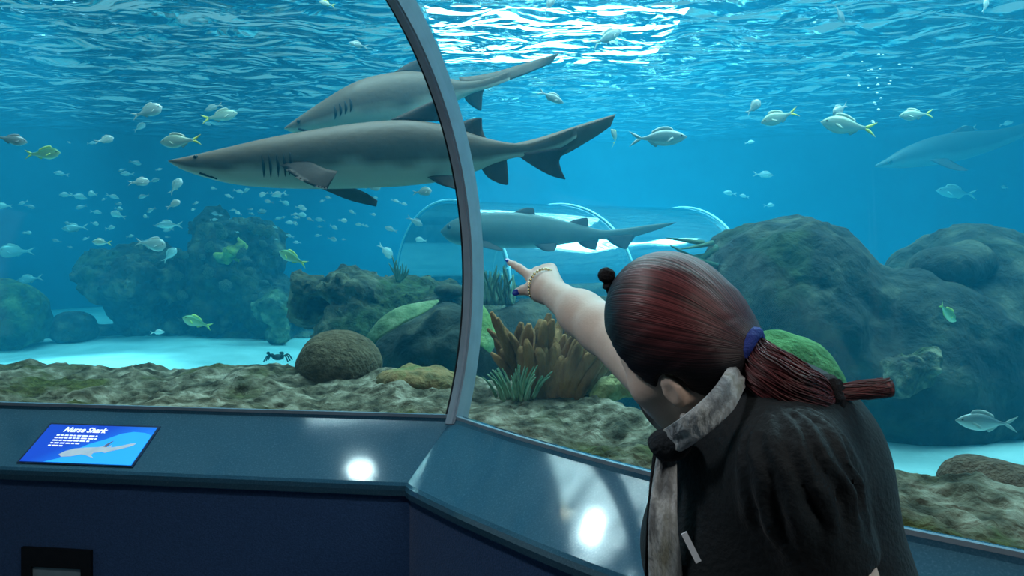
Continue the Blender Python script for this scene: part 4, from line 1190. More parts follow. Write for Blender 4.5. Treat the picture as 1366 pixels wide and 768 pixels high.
# ------------------------------------------------------------------ corals and plants with branches
def branch_coral(name, label, cat, fingers, m, base_loc, group=None, part='branch', seg=7):
    root = thing(name, base_loc, label, cat, group)
    for path, r in fingers:
        p = interp_poly(path, 9)
        mesh(part, *tube(p, np.array(r)[np.linspace(0, len(r) - 1, 9).round().astype(int)] if len(r) != 9 else r, seg), m, root)
    return root
M['sponge'] = mat('tube_sponge', (0.15, 0.070, 0.022), 0.95, [(0.30, 0.150, 0.055), (0.46, 0.25, 0.10)], 14, 1.0, 46, ramp=(0.3, 0.7), aniso_scale=(1, 1, 0.35))
fr = random.Random(5)
fg = []
def finger(x0, y0, x1, y1, d0, d1, r0, r1):
    a_ = P(x0, y0, d0); b_ = P(x1, y1, d1)
    mid = (a_ + b_) / 2 + np.array([fr.uniform(-.02, .02), 0, 0.0])
    s_ = d0 / F
    return ([a_, mid, b_], np.interp(np.linspace(0, 1, 9), [0, 0.5, 0.85, 0.96, 1], [r0 * s_, (r0 + r1) / 2 * s_, r1 * s_, r1 * 0.85 * s_, r1 * 0.4 * s_]))
for i in range(26):
    f = i / 25.0
    x1 = 690 + f * 132; y1 = 428 + 26 * abs(f - 0.32) ** 1.2 * 2 + fr.uniform(-10, 14) + (22 if f > 0.75 else 0)
    fg.append(finger(732 + (f - 0.5) * 74 + fr.uniform(-5, 5), 530, x1, y1, 2.95 + fr.uniform(-.08, .12), 2.95 + fr.uniform(-.16, .12), 11, fr.uniform(6, 8.5)))
for i in range(16):
    f = i / 15.0
    x1 = 694 + f * 122; y1 = 466 + fr.uniform(-14, 18)
    fg.append(finger(735 + (f - 0.5) * 60, 532, x1, y1, 2.82, 2.78 + fr.uniform(-.04, .06), 12, fr.uniform(6, 9)))
for (x1, y1) in [(655, 416), (664, 424), (672, 436), (680, 444), (650, 438), (660, 450), (655, 470), (668, 466), (684, 458), (676, 478)]:
    fg.append(finger(715 + fr.uniform(-14, 10), 520 + fr.uniform(-6, 6), x1, y1, 2.92, 2.9 + fr.uniform(-.1, .1), 9, fr.uniform(4, 6)))
branch_coral('tube_sponge', 'brown fan-shaped cluster of tube sponge fingers below the pointing hand', 'sponge', fg, M['sponge'], P(735, 530, 2.95), part='finger')
# green feathery coral on the ledge at the mullion
M['fern'] = mat('feather_green', (0.10, 0.24, 0.12), 0.9, (0.30, 0.46, 0.30), 18, 0.5, 60)
fg = []
for i in range(44):
    a_ = fr.uniform(0, 2 * math.pi); r_ = fr.uniform(0.01, 0.075)
    c = P(690, 523, 2.75) + np.array([r_ * math.cos(a_) * 1.1, r_ * math.sin(a_), -0.02])
    tip = c + np.array([math.cos(a_) * 0.05 + fr.uniform(-.02, .02), math.sin(a_) * 0.04, 0.05 + 0.07 * (1 - r_ / 0.09) + fr.uniform(0, .02)])
    fg.append(([c, (c + tip) / 2 + np.array([0, 0, 0.012]), tip], np.interp(np.linspace(0, 1, 9), [0, 1], [0.007, 0.0025])))
branch_coral('feather_coral', 'small green feathery coral tuft on the ledge beside the mullion', 'coral', fg, M['fern'], P(690, 523, 2.75), part='frond', seg=5)
# dark sea plants on the shelf behind the hand
M['weed'] = mat('sea_weed', (0.05, 0.11, 0.07), 0.9, (0.11, 0.20, 0.12), 12, 0.4, 40)
fg = []
for i in range(34):
    x0 = fr.uniform(645, 688); x1 = x0 + fr.uniform(-16, 16); y1 = fr.uniform(352, 385)
    fg.append(finger(x0, 406, x1, y1, 4.6 + fr.uniform(-.1, .1), 4.6 + fr.uniform(-.15, .15), 2.4, 1.4))
branch_coral('sea_plant', 'dark bushy sea plant behind the pointing hand', 'sea plant', fg, M['weed'], P(665, 406, 4.6), part='stem', seg=5)
fg = [finger(532 + fr.uniform(-3, 3), 376, 532 + fr.uniform(-14, 14), fr.uniform(338, 362), 5.3, 5.3, 1.8, 1.0) for i in range(9)]
branch_coral('sea_plant', 'small sprig of sea plant on the rock shelf before the tunnel', 'sea plant', fg, M['weed'], P(532, 376, 5.3), part='stem', seg=5)
fg = [finger(935 + fr.uniform(-5, 25), 345 + fr.uniform(-25, 25), 893 + fr.uniform(-8, 22), 318 + i * 6.5 + fr.uniform(-3, 3), 4.35, 4.3, 4, 1.5) for i in range(10)]
branch_coral('sea_fan', 'dark spiky fronds on the flank of the rock mound near the bright light', 'sea plant', fg, M['weed'], P(925, 345, 4.35), part='frond', seg=6)
# green plate corals
def plate_coral(label, le, te, D, m, nrm=(0, -0.6, 0.8), thick=14):
    LE = [P(x, y, d) for x, y, d in le]; TE = [P(x, y, d) for x, y, d in te]
    o_ = mesh('plate_coral', *fin_mesh(LE, TE, nrm, thick * D / F, 18, 9), m); fix_normals(o_)
    return tag(o_, label, 'coral')
M['plate'] = mat('plate_coral', (0.07, 0.12, 0.05), 0.9, [(0.13, 0.20, 0.09), (0.22, 0.28, 0.15)], 12, 0.6, 50)
plate_coral('long pale green plate coral curving over the shadowed rock', [(488, 452, 4.1), (505, 428, 4.1), (530, 410, 4.15), (565, 402, 4.2), (584, 400, 4.2)], [(500, 456, 3.95), (520, 442, 3.95), (545, 428, 4.0), (570, 415, 4.1), (586, 402, 4.2)], 4.1, M['plate'])
M['plate2'] = mat('plate_coral_bright', (0.13, 0.26, 0.06), 0.9, [(0.26, 0.40, 0.12), (0.36, 0.50, 0.22)], 9, 0.6, 50)
plate_coral('bright green leaf-shaped coral tucked behind the mullion', [(620, 398, 3.6), (642, 404, 3.6), (658, 430, 3.6), (662, 455, 3.6), (655, 470, 3.6)], [(616, 400, 3.6), (622, 428, 3.5), (630, 448, 3.5), (642, 462, 3.5), (654, 471, 3.6)], 3.6, M['plate2'], (0, -1, 0.2), 10)
# knobs of coral scattered over the rock tower and rock block
M['knob'] = mat('small_coral', (0.04, 0.05, 0.03), 0.95, (0.17, 0.18, 0.10), 6, 0.9, 30)
fr = random.Random(9)
kn = None
for i in range(34):
    x, y = (fr.uniform(268, 385), fr.uniform(300, 400)) if i < 20 else (fr.uniform(135, 250), fr.uniform(335, 395))
    if i == 0:
        v, f = sphere((0, 0, 0), 1, 16, 12); v = np.array(v); v *= (1 + 0.35 * fbm(v * 1.7, 3))[:, None]
        ko = mesh('small_coral', v, f, M['knob']); kn = ko.data
    else:
        ko = bpy.data.objects.new('small_coral', kn); C.objects.link(ko)
    d = 7.95 + fr.uniform(-.1, .25); r_ = fr.uniform(4, 9) * d / F
    ko.location = P(x, y, d); ko.scale = (r_, r_, r_ * fr.uniform(0.6, 1.0)); ko.rotation_euler = (fr.uniform(0, 6), fr.uniform(0, 6), fr.uniform(0, 6))
    tag(ko, ('small rounded coral lump growing on the rock tower' if i < 20 else 'small rounded coral lump growing on the squat rock block'), 'coral', 'coral lumps on the far rocks')
# ------------------------------------------------------------------ the woman at the glass
V_ = lambda *a: np.array(a, float)
person = thing('person', (0.42, 0.96, 0.0), 'woman in black blouse and grey scarf leaning over the sill and pointing', 'person')
SKIN = mat('skin', (0.72, 0.56, 0.46), 0.5, (0.78, 0.62, 0.52), 22, 0.05, 160, spec=0.35)
SKIN.node_tree.nodes['Principled BSDF'].inputs['Subsurface Weight'].default_value = 0.08
SKIN.node_tree.nodes['Principled BSDF'].inputs['Subsurface Radius'].default_value = (0.02, 0.008, 0.005)
# head frame
HC = P(903, 446, 1.05)
hf = unit(V_(-0.67, 0.57, -0.45)); l0 = unit(V_(-hf[1], hf[0], 0)); hl = unit(l0 + V_(0, 0, -0.28)); hl = unit(hl - hf * (hl @ hf)); hu = np.cross(hf, hl)
HR = np.stack([hf, hl, hu], 1)                     # columns: front, left, up
def hp(f, l, u): return HC + HR @ V_(f, l, u)
def oell(p, c, r, R): return ell((p - c) @ R, (0, 0, 0), r)
SHL = P(1055, 622, 0.89); SHR = P(908, 528, 1.21)
tl = unit(V_(SHL[0] - SHR[0], SHL[1] - SHR[1], 0)); tf_ = V_(tl[1], -tl[0], 0)
TR = np.stack([tf_, tl, V_(0, 0, 1)], 1)
NECK = P(990, 585, 1.03)
ELR = P(803, 438, 1.46); WRR = P(729, 384, 1.67)
ELL_ = P(1152, 885, 0.86); WRL = V_(0.22, 0.78, 0.98)
CH = V_(0.345, 1.03, 1.115); AB = V_(0.405, 0.99, 0.95); HI = V_(0.44, 0.96, 0.83)
HIPL = HI + tl * 0.09 + V_(0, 0, -0.02); HIPR = HI - tl * 0.09 + V_(0, 0, -0.02)
KNL = HIPL + tf_ * 0.07 + V_(0, 0, -0.38); KNR = HIPR + tf_ * 0.09 + V_(0, 0, -0.38)
ANL = V_(KNL[0], KNL[1], 0.09) - tf_ * 0.06; ANR = V_(KNR[0], KNR[1], 0.09) - tf_ * 0.05
# right hand frame
KN = P(708, 368.5, 1.728); TIP = P(679.5, 350, 1.79)
hh_ = unit(KN - WRR); hs = V_(0.75, 0.35, 0.55); hs = unit(hs - hh_ * (hs @ hh_)); hn = np.cross(hs, hh_)   # pinky side, back of the hand
def torso_sdf(p):
    d = oell(p, CH, (0.128, 0.165, 0.20), TR)
    d = smin(d, oell(p, CH + V_(0.030, 0.0, 0.035), (0.095, 0.14, 0.12), TR), 0.05)
    d = smin(d, oell(p, CH + tf_ * 0.06 + V_(0, 0, -0.05), (0.085, 0.14, 0.085), TR), 0.05)
    d = smin(d, oell(p, AB, (0.125, 0.155, 0.17), TR), 0.08)
    d = smin(d, oell(p, HI, (0.145, 0.185, 0.14), TR), 0.08)
    d = smin(d, cone(p, SHL, SHR, 0.052, 0.052), 0.06)
    d = smin(d, cone(p, NECK + V_(0, 0, -0.03), CH + V_(0.02, 0, 0.10), 0.06, 0.12), 0.05)
    return d
def arms_sdf(p):
    d = cone(p, SHR, ELR, 0.056, 0.045)
    d = smin(d, cone(p, ELR, ELR + (WRR - ELR) * 0.35, 0.044, 0.043), 0.03)
    d = smin(d, cone(p, ELR + (WRR - ELR) * 0.3, WRR, 0.042, 0.029), 0.03)
    d2 = cone(p, SHL, ELL_, 0.055, 0.044)
    d2 = smin(d2, cone(p, ELL_, WRL, 0.043, 0.028), 0.03)
    # left hand resting on the hip side, out of frame
    fw = unit(WRL - ELL_)
    d2 = smin(d2, cone(p, WRL, WRL + fw * 0.08, 0.028, 0.032), 0.02)
    for q in range(4):
        b_ = WRL + fw * 0.085 + tl * (0.027 - 0.018 * q)
        d2 = smin(d2, cone(p, b_, b_ + fw * 0.04 + V_(0, 0, -0.02), 0.009, 0.008), 0.006)
        d2 = smin(d2, cone(p, b_ + fw * 0.04 + V_(0, 0, -0.02), b_ + fw * 0.055 + V_(0, 0, -0.05), 0.008, 0.007), 0.004)
    d2 = smin(d2, cone(p, WRL + fw * 0.03 - tl * 0.02, WRL + fw * 0.075 - tl * 0.055 + V_(0, 0, -0.02), 0.012, 0.009), 0.012)
    return np.minimum(d, d2)
def hand_sdf(p):
    d = cone(p, WRR, WRR + hh_ * 0.02, 0.028, 0.028)
    kn = [KN + hs * o_ - hh_ * b_ for o_, b_ in ((0.0, 0.0), (0.019, -0.003), (0.035, 0.006), (0.048, 0.016))]
    for q, k_ in enumerate(kn):
        d = smin(d, cone(p, WRR + hs * (-0.012 + 0.010 * q) - hn * 0.002, k_ - hn * 0.004, 0.021, 0.0135), 0.016)
    d = smin(d, cone(p, WRR + hh_ * 0.03 - hn * 0.014, KN + hs * 0.02 - hh_ * 0.02 - hn * 0.016, 0.018, 0.016), 0.02)
    # thumb: leaves the side of the palm near its base
    tb = WRR + hh_ * 0.020 - hs * 0.016 - hn * 0.010
    tm_ = P(706, 386, 1.70); tk = P(698, 386.5, 1.715); tt = P(690, 389, 1.725)
    d = smin(d, cone(p, tb, tm_, 0.019, 0.0135), 0.014)
    d = smin(d, cone(p, tm_, tk, 0.0125, 0.0115), 0.006)
    d = smin(d, cone(p, tk, tt, 0.0112, 0.0085), 0.004)
    # index pointing
    i1 = KN + (TIP - KN) * 0.48 + hn * 0.004; i2 = KN + (TIP - KN) * 0.75 + hn * 0.003
    f_ = cone(p, KN, i1, 0.0112, 0.0098); f_ = smin(f_, cone(p, i1, i2, 0.0096, 0.0086), 0.004); f_ = smin(f_, cone(p, i2, TIP, 0.0085, 0.0070), 0.004)
    d = smin(d, f_, 0.008)
    # three curled fingers
    for q, (ln1, ln2) in ((1, (0.042, 0.026)), (2, (0.040, 0.025)), (3, (0.032, 0.020))):
        a_ = kn[q]; b_ = a_ + (hh_ * 0.55 - hn * 0.83) * ln1; c_ = b_ + (-hh_ * 0.80 - hn * 0.55) * ln2; e_ = c_ + (-hh_ * 0.75 + hn * 0.60) * 0.018
        g_ = cone(p, a_, b_, 0.0112, 0.0098); g_ = smin(g_, cone(p, b_, c_, 0.0096, 0.0088), 0.003); g_ = smin(g_, cone(p, c_, e_, 0.0085, 0.0075), 0.003)
        d = smin(d, g_, 0.004)
    return d
def head_sdf(p):
    d = oell(p, hp(-0.004, 0, 0.010), (0.086, 0.077, 0.096), HR)
    d = smin(d, oell(p, hp(0.040, 0, -0.045), (0.058, 0.062, 0.075), HR), 0.03)
    d = smin(d, oell(p, hp(0.058, 0, -0.098), (0.030, 0.034, 0.024), HR), 0.03)              # chin
    for s_ in (-1, 1):
        d = smin(d, oell(p, hp(0.052, s_ * 0.040, -0.045), (0.030, 0.026, 0.026), HR), 0.02)  # cheeks
        d = smin(d, cone(p, hp(-0.004, s_ * 0.058, -0.070), hp(0.05, s_ * 0.025, -0.105), 0.016, 0.014), 0.02)  # jaw
        d = np.maximum(d, -oell(p, hp(0.086, s_ * 0.032, -0.010), (0.012, 0.016, 0.010), HR))   # eye sockets
    d = smin(d, cone(p, hp(0.080, 0, -0.004), hp(0.104, 0, -0.044), 0.007, 0.010), 0.012)          # nose
    d = smin(d, cone(p, hp(0.094, -0.016, -0.072), hp(0.094, 0.016, -0.072), 0.007, 0.007), 0.008)
    d = smin(d, cone(p, hp(0.091, -0.013, -0.083), hp(0.091, 0.013, -0.083), 0.008, 0.008), 0.006)
    for s_ in (-1, 1):                                                                            # ears
        e = oell(p, hp(0.006, s_ * 0.077, -0.056), (0.016, 0.008, 0.025), HR)
        e = np.maximum(e, -oell(p, hp(0.009, s_ * 0.086, -0.054), (0.009, 0.006, 0.016), HR))
        d = smin(d, e, 0.006)
    d = smin(d, cone(p, hp(-0.045, 0, -0.065), NECK, 0.052, 0.058), 0.03)
    return d
def legs_sdf(p):
    d = np.minimum(smin(cone(p, HIPL, KNL, 0.092, 0.062), cone(p, KNL, ANL, 0.060, 0.040), 0.04), smin(cone(p, HIPR, KNR, 0.092, 0.062), cone(p, KNR, ANR, 0.060, 0.040), 0.04))
    for a_ in (ANL, ANR):
        d = smin(d, cone(p, a_ + V_(0, 0, -0.045) - tf_ * 0.02, a_ + V_(0, 0, -0.06) + tf_ * 0.14, 0.036, 0.026), 0.03)
    return np.maximum(d, 0.004 - p[:, 2])
CUT = WRR + hh_ * 0.012
def body_fn(p):
    d = smin(torso_sdf(p), head_sdf(p), 0.02)
    d = smin(d, arms_sdf(p), 0.025)
    d = smin(d, legs_sdf(p), 0.03)
    d = smin(d, hand_sdf(p), 0.02)
    return np.maximum(d, ((p - (CUT + hh_ * 0.006)) @ hh_))
def hand_fn(p):
    d = smin(hand_sdf(p), cone(p, ELR + (WRR - ELR) * 0.3, WRR, 0.042, 0.029), 0.02)
    return np.maximum(d, -((p - (CUT - hh_ * 0.012)) @ hh_))
b1 = sdf_mesh(body_fn, (0.0, 0.62, -0.02), (0.66, 1.76, 1.56), 0.0048)
hlo = np.min([WRR, KN, TIP, P(690, 389, 1.725)], 0) - 0.06; hhi = np.max([WRR, KN, TIP], 0) + 0.075
b2 = sdf_mesh(hand_fn, hlo, hhi, 0.0022)
def smooth_verts(V, Fc, it=2, lam=0.5):
    V = np.array(V); Fc = np.asarray(Fc)
    for _ in range(it):
        s = np.zeros_like(V); n = np.zeros(len(V))
        for k in range(4):
            np.add.at(s, Fc[:, k], V[Fc[:, (k + 1) % 4]]); np.add.at(n, Fc[:, k], 1)
        V = V * (1 - lam) + s / n[:, None] * lam
    return V
b1 = (smooth_verts(*b1, 2), b1[1]); b2 = (smooth_verts(*b2, 1), b2[1])
bv = np.vstack([b1[0], b2[0]]); bf = np.vstack([b1[1], b2[1] + len(b1[0])])
body = mesh('body', bv, bf, SKIN, person)
# nails
NAIL = mat('blue_nail', (0.015, 0.04, 0.35), 0.2, (0.02, 0.06, 0.45), 20, spec=0.6, coat=0.5)
def nail(c, d, up, l=0.009, w=0.0055):
    d = unit(d); up = unit(up - d * (up @ d)); R = np.stack([d, np.cross(up, d), up], 1)
    mesh('fingernail', *sphere(c, (l, w, 0.0022), 12, 8, R), NAIL, person)
nail(TIP + (TIP - KN) * 0.03 + hn * 0.005, TIP - KN, hn, 0.012)
nail(P(688.5, 389.5, 1.722) - V_(0, 0.006, 0), P(690, 389, 1.725) - P(698, 386.5, 1.715), V_(-0.2, -1, 0.1), 0.0125, 0.0075)
# eyes
for s_ in (-1, 1):
    mesh('eye', *sphere(hp(0.066, s_ * 0.031, -0.010), 0.0115, 12, 8), mat('eye_ball', (0.75, 0.74, 0.72), 0.2, (0.8, 0.79, 0.77), 30), person)
# bracelet and earring
GOLD = mat('gold', (0.80, 0.62, 0.34), 0.25, (0.9, 0.72, 0.42), 30, metal=1.0)
bx_ = unit(WRR - ELR); bu = unit(np.cross(bx_, V_(0, 0, 1))); bw = np.cross(bx_, bu)
bc = WRR + hh_ * 0.016
lk = []
for q in range(30):
    a_ = 2 * math.pi * q / 30
    lk.append(sphere(bc + (bu * math.cos(a_) + bw * math.sin(a_)) * 0.0375 + bx_ * 0.006 * math.cos(a_ + 0.6), (0.0036, 0.0036, 0.0036), 7, 5))
mesh('bracelet', *join(lk), GOLD, person)
ep = hp(0.006, 0.082, -0.084)
mesh('earring', *join([sphere(ep + V_(0, 0, -0.006 - 0.012 * q), 0.005 + 0.001 * q, 8, 6) for q in range(3)]), mat('earring_bead', (0.6, 0.62, 0.6), 0.3, (0.05, 0.05, 0.05), 120), person)

# hair: cap combed back to the tail
PT = P(986, 462, 0.99)                    # root of the ponytail
def hair_material(name, dark, red, front=True):
    m = mat(name, dark, 0.42, None, 1, 0, spec=0.4)
    N = m.node_tree.nodes; L = m.node_tree.links; b = N['Principled BSDF']
    at = N.new('ShaderNodeAttribute'); at.attribute_name = 'strand'
    nz = N.new('ShaderNodeTexNoise'); nz.inputs['Scale'].default_value = 1.0; nz.inputs['Detail'].default_value = 4
    L.new(at.outputs['Vector'], nz.inputs['Vector'])
    cr = N.new('ShaderNodeValToRGB'); e = cr.color_ramp.elements
    e[0].position = 0.38; e[0].color = (*dark, 1); e[1].position = 0.72; e[1].color = (*red, 1)
    L.new(nz.outputs['Fac'], cr.inputs['Fac'])
    a2 = N.new('ShaderNodeAttribute'); a2.attribute_name = 'dye_shade'
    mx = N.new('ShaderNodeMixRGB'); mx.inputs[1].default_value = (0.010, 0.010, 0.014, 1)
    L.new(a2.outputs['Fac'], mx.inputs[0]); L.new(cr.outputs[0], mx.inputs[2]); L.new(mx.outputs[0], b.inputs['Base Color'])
    bp = N.new('ShaderNodeBump'); bp.inputs['Strength'].default_value = 0.35; bp.inputs['Distance'].default_value = 0.004
    L.new(nz.outputs['Fac'], bp.inputs['Height']); L.new(bp.outputs[0], b.inputs['Normal'])
    return m
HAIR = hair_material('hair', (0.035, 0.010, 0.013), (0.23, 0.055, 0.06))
def hair_fn(p):
    q = (p - HC) @ HR
    d = oell(p, hp(-0.004, 0, 0.012), (0.096, 0.090, 0.108), HR)
    d = smin(d, oell(p, hp(-0.040, 0, -0.030), (0.058, 0.076, 0.060), HR), 0.03)
    d = smin(d, oell(p, hp(-0.048, 0, -0.060), (0.046, 0.064, 0.048), HR), 0.03)
    d = smin(d, cone(p, hp(-0.05, 0, -0.025), PT, 0.055, 0.018), 0.03)
    # hairline: in front of the brow, below the ears
    line = q[:, 0] - (0.062 - 0.35 * np.maximum(0, -q[:, 2] + 0.03) * 1.0) - np.maximum(0, q[:, 2] - 0.04) * 0.9
    d = np.maximum(d, line * 0.7)
    low = -(q[:, 2] + 0.100 + 0.25 * q[:, 0])
    d = np.maximum(d, low * 0.8)
    earcut = oell(p, hp(0.010, 0.085, -0.062), (0.026, 0.03, 0.036), HR)
    earcut2 = oell(p, hp(0.010, -0.085, -0.062), (0.026, 0.03, 0.036), HR)
    d = np.maximum(d, -np.minimum(earcut, earcut2))
    ang = np.arctan2(q[:, 1], q[:, 2] + 0.02)
    rad = np.linalg.norm(p - PT, axis=1)
    d = d - 0.0014 * fbm(np.stack([np.cos(ang) * 9, np.sin(ang) * 9, rad * 4], -1), 3)
    return d
hv, hq = sdf_mesh(hair_fn, HC - 0.17, HC + 0.17, 0.0036)
hv = smooth_verts(hv, hq, 1)
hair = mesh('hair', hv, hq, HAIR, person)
q = (hv - HC) @ HR
# strands radiate from the ponytail: angle about the axis from the tail root through the head
axd = unit(HC - PT); e1 = unit(np.cross(axd, V_(0, 0, 1))); e2 = np.cross(axd, e1)
r_ = hv - PT; an = np.arctan2(r_ @ e2, r_ @ e1); dist = np.linalg.norm(r_, axis=1)
st_ = np.stack([np.cos(an) * 48, np.sin(an) * 48, dist * 4], 1)
at = hair.data.attributes.new('strand', 'FLOAT_VECTOR', 'POINT'); at.data.foreach_set('vector', st_.ravel())
dye_shade = np.clip((0.035 - q[:, 0]) / 0.06, 0, 1) * np.clip((q[:, 2] + 0.03 - 0.35 * np.minimum(0, q[:, 0])) / 0.07, 0.0, 1)  # front and lower hair blackened: part dye, part shade painted in
at = hair.data.attributes.new('dye_shade', 'FLOAT', 'POINT'); at.data.foreach_set('value', dye_shade.astype(np.float32))
def strands(name, path, radii, n, r, mat_, parent, seed, flare=1.0, dye_shade_v=1.0):
    rg = random.Random(seed); parts = []; sv = []
    path = interp_poly(path, 22); radii = np.interp(np.linspace(0, 1, 22), np.linspace(0, 1, len(radii)), radii)
    t = np.gradient(path, axis=0); t /= np.linalg.norm(t, axis=1)[:, None]
    u = np.cross(t, V_(0, 0, 1)); u /= np.linalg.norm(u, axis=1)[:, None]; v = np.cross(t, u)
    core = tube(path, radii * 0.93, 12); parts.append(core); sv += [(0, i * 0.1, 0) for i in range(len(core[0]))]
    for k in range(n):
        a_ = rg.uniform(0, 2 * math.pi); rr_ = math.sqrt(rg.uniform(0.55, 1.0)); ph = rg.uniform(0, 6); am = rg.uniform(0, 0.12)
        s0, s1 = 0, rg.randint(18, 22)
        pp = [path[i] + (u[i] * math.cos(a_ + 0.25 * math.sin(i * 0.3 + ph)) + v[i] * math.sin(a_ + 0.25 * math.sin(i * 0.3 + ph))) * radii[i] * (rr_ + am * math.sin(i * 0.45 + ph)) for i in range(s0, s1)]
        tb = tube(pp, np.linspace(r, r * 0.5, len(pp)), 5); parts.append(tb); c_ = rg.uniform(0, 100); sv += [(c_, c_ * 0.7, i * 0.002) for i in range(len(tb[0]))]
    v_, f_ = join(parts)
    o_ = mesh(name, v_, f_, mat_, parent)
    at = o_.data.attributes.new('strand', 'FLOAT_VECTOR', 'POINT'); at.data.foreach_set('vector', np.array(sv, float).ravel())
    at = o_.data.attributes.new('dye_shade', 'FLOAT', 'POINT'); at.data.foreach_set('value', [dye_shade_v] * len(v_))
    return o_
tail_path = [PT + (PT - HC) * -0.05, P(1003, 474, 0.985), P(1030, 500, 0.955), P(1062, 522, 0.94), P(1092, 528, 0.945), P(1106, 525, 0.95)]
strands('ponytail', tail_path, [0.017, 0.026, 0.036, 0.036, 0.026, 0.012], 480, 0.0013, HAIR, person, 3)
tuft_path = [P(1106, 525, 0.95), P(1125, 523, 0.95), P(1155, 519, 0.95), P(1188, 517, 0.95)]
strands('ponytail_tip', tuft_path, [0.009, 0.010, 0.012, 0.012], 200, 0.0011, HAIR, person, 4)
# ties
def torus(c, axis, R, r, nR=24, nr=10, bump=0.0):
    axis = unit(axis); u = unit(np.cross(axis, V_(0, 0, 1) if abs(axis[2]) < 0.9 else V_(1, 0, 0))); v = np.cross(axis, u)
    V = []; Fc = []
    for i in range(nR):
        a_ = 2 * math.pi * i / nR; d_ = u * math.cos(a_) + v * math.sin(a_); rr_ = r * (1 + bump * math.sin(i * 2.6))
        for j in range(nr):
            b_ = 2 * math.pi * j / nr
            V.append(c + d_ * (R + rr_ * math.cos(b_)) + axis * rr_ * math.sin(b_))
    for i in range(nR):
        for j in range(nr):
            Fc.append((i * nr + j, ((i + 1) % nR) * nr + j, ((i + 1) % nR) * nr + (j + 1) % nr, i * nr + (j + 1) % nr))
    return V, Fc
BLUE = mat('blue_tie', (0.015, 0.035, 0.22), 0.7, (0.03, 0.06, 0.32), 30, 0.4, 80)
BLACKC = mat('black_cloth', (0.006, 0.006, 0.008), 0.85, (0.014, 0.014, 0.018), 40, 0.5, 120)
pa = unit(P(1003, 470, 0.985) - P(975, 458, 1.0))
mesh('blue_hair_tie', *join([torus(PT + pa * (0.004 + 0.010 * q), pa, 0.024 + 0.001 * q, 0.009) for q in range(2)]), BLUE, person)
mesh('black_scrunchie', *torus(P(1108, 525, 0.95), V_(1, 0, 0.05), 0.012, 0.011, 30, 10, 0.35), BLACKC, person)
# top knot
kn0 = hp(0.050, 0.002, 0.096); kn1 = kn0 + V_(-0.012, -0.004, 0.022)
v1_, f1_ = join([tube(interp_poly([hp(0.045, 0, 0.09), kn0, kn1], 8), np.linspace(0.016, 0.008, 8), 10), sphere(kn1, (0.0130, 0.0130, 0.0120), 14, 10), torus(kn0 + (kn1 - kn0) * 0.45, kn1 - kn0, 0.008, 0.005)])
v1_ = np.array(v1_); v1_ += (0.003 * fbm(v1_ * 90, 2))[:, None] * unit(V_(1, 1, 1))
mesh('top_knot', v1_, f1_, BLACKC, person)

# blouse with ruched puff sleeve
def blouse_fn(p):
    d = torso_sdf(p) - 0.012
    d = np.maximum(d, 0.80 - p[:, 2])
    # sleeves
    a_, b_ = SHL + unit(SHL - SHR) * 0.002, SHL + (ELL_ - SHL) * 0.53
    t = np.clip(((p - a_) @ (b_ - a_)) / ((b_ - a_) @ (b_ - a_)), 0, 1)
    s1 = cone(p, a_, b_, 0.070, 0.058)
    s1 = np.maximum(s1, ((p - b_) @ unit(b_ - a_)))
    s2 = cone(p, SHR, SHR + (ELR - SHR) * 0.16, 0.058, 0.056)
    s2 = np.maximum(s2, ((p - (SHR + (ELR - SHR) * 0.14)) @ unit(ELR - SHR)))
    # ruching: folds running down the sleeve from the gathered seam
    ax_ = unit(b_ - a_); r0 = unit(np.cross(ax_, V_(0, 1, 0))); r1 = np.cross(ax_, r0)
    q_ = p - a_; ang = np.arctan2(q_ @ r1, q_ @ r0)
    n_ = fbm(p * 14.0, 2)
    fold = np.abs(np.sin(ang * 7 + 2.4 * n_)) - 0.5
    env = np.exp(-((t - 0.22) / 0.32) ** 2)
    s1 = s1 - 0.017 * fold * env
    s1 = s1 - 0.006 * np.abs(fbm(p * np.array([22, 22, 40]), 2)) * (t > 0.05) * np.exp(-((t - 0.55) / 0.4) ** 2)
    d = smin(d, s1, 0.008); d = smin(d, s2, 0.02)
    d = d - 0.007 * fbm(p * np.array([6, 6, 4]), 2)
    # neckline
    d = np.maximum(d, -(oell(p, NECK + V_(-0.02, -0.0, 0.035), (0.075, 0.075, 0.045), TR)))
    return d
BLOUSE = mat('black_blouse', (0.006, 0.010, 0.013), 0.7, (0.011, 0.017, 0.021), 14, 0.2, 140, spec=0.25, sheen=0.06)
v_, f_ = sdf_mesh(blouse_fn, (0.0, 0.62, 0.76), (0.68, 1.45, 1.42), 0.0055)
v_ = smooth_verts(v_, f_, 1)
mesh('blouse', v_, f_, BLOUSE, person)
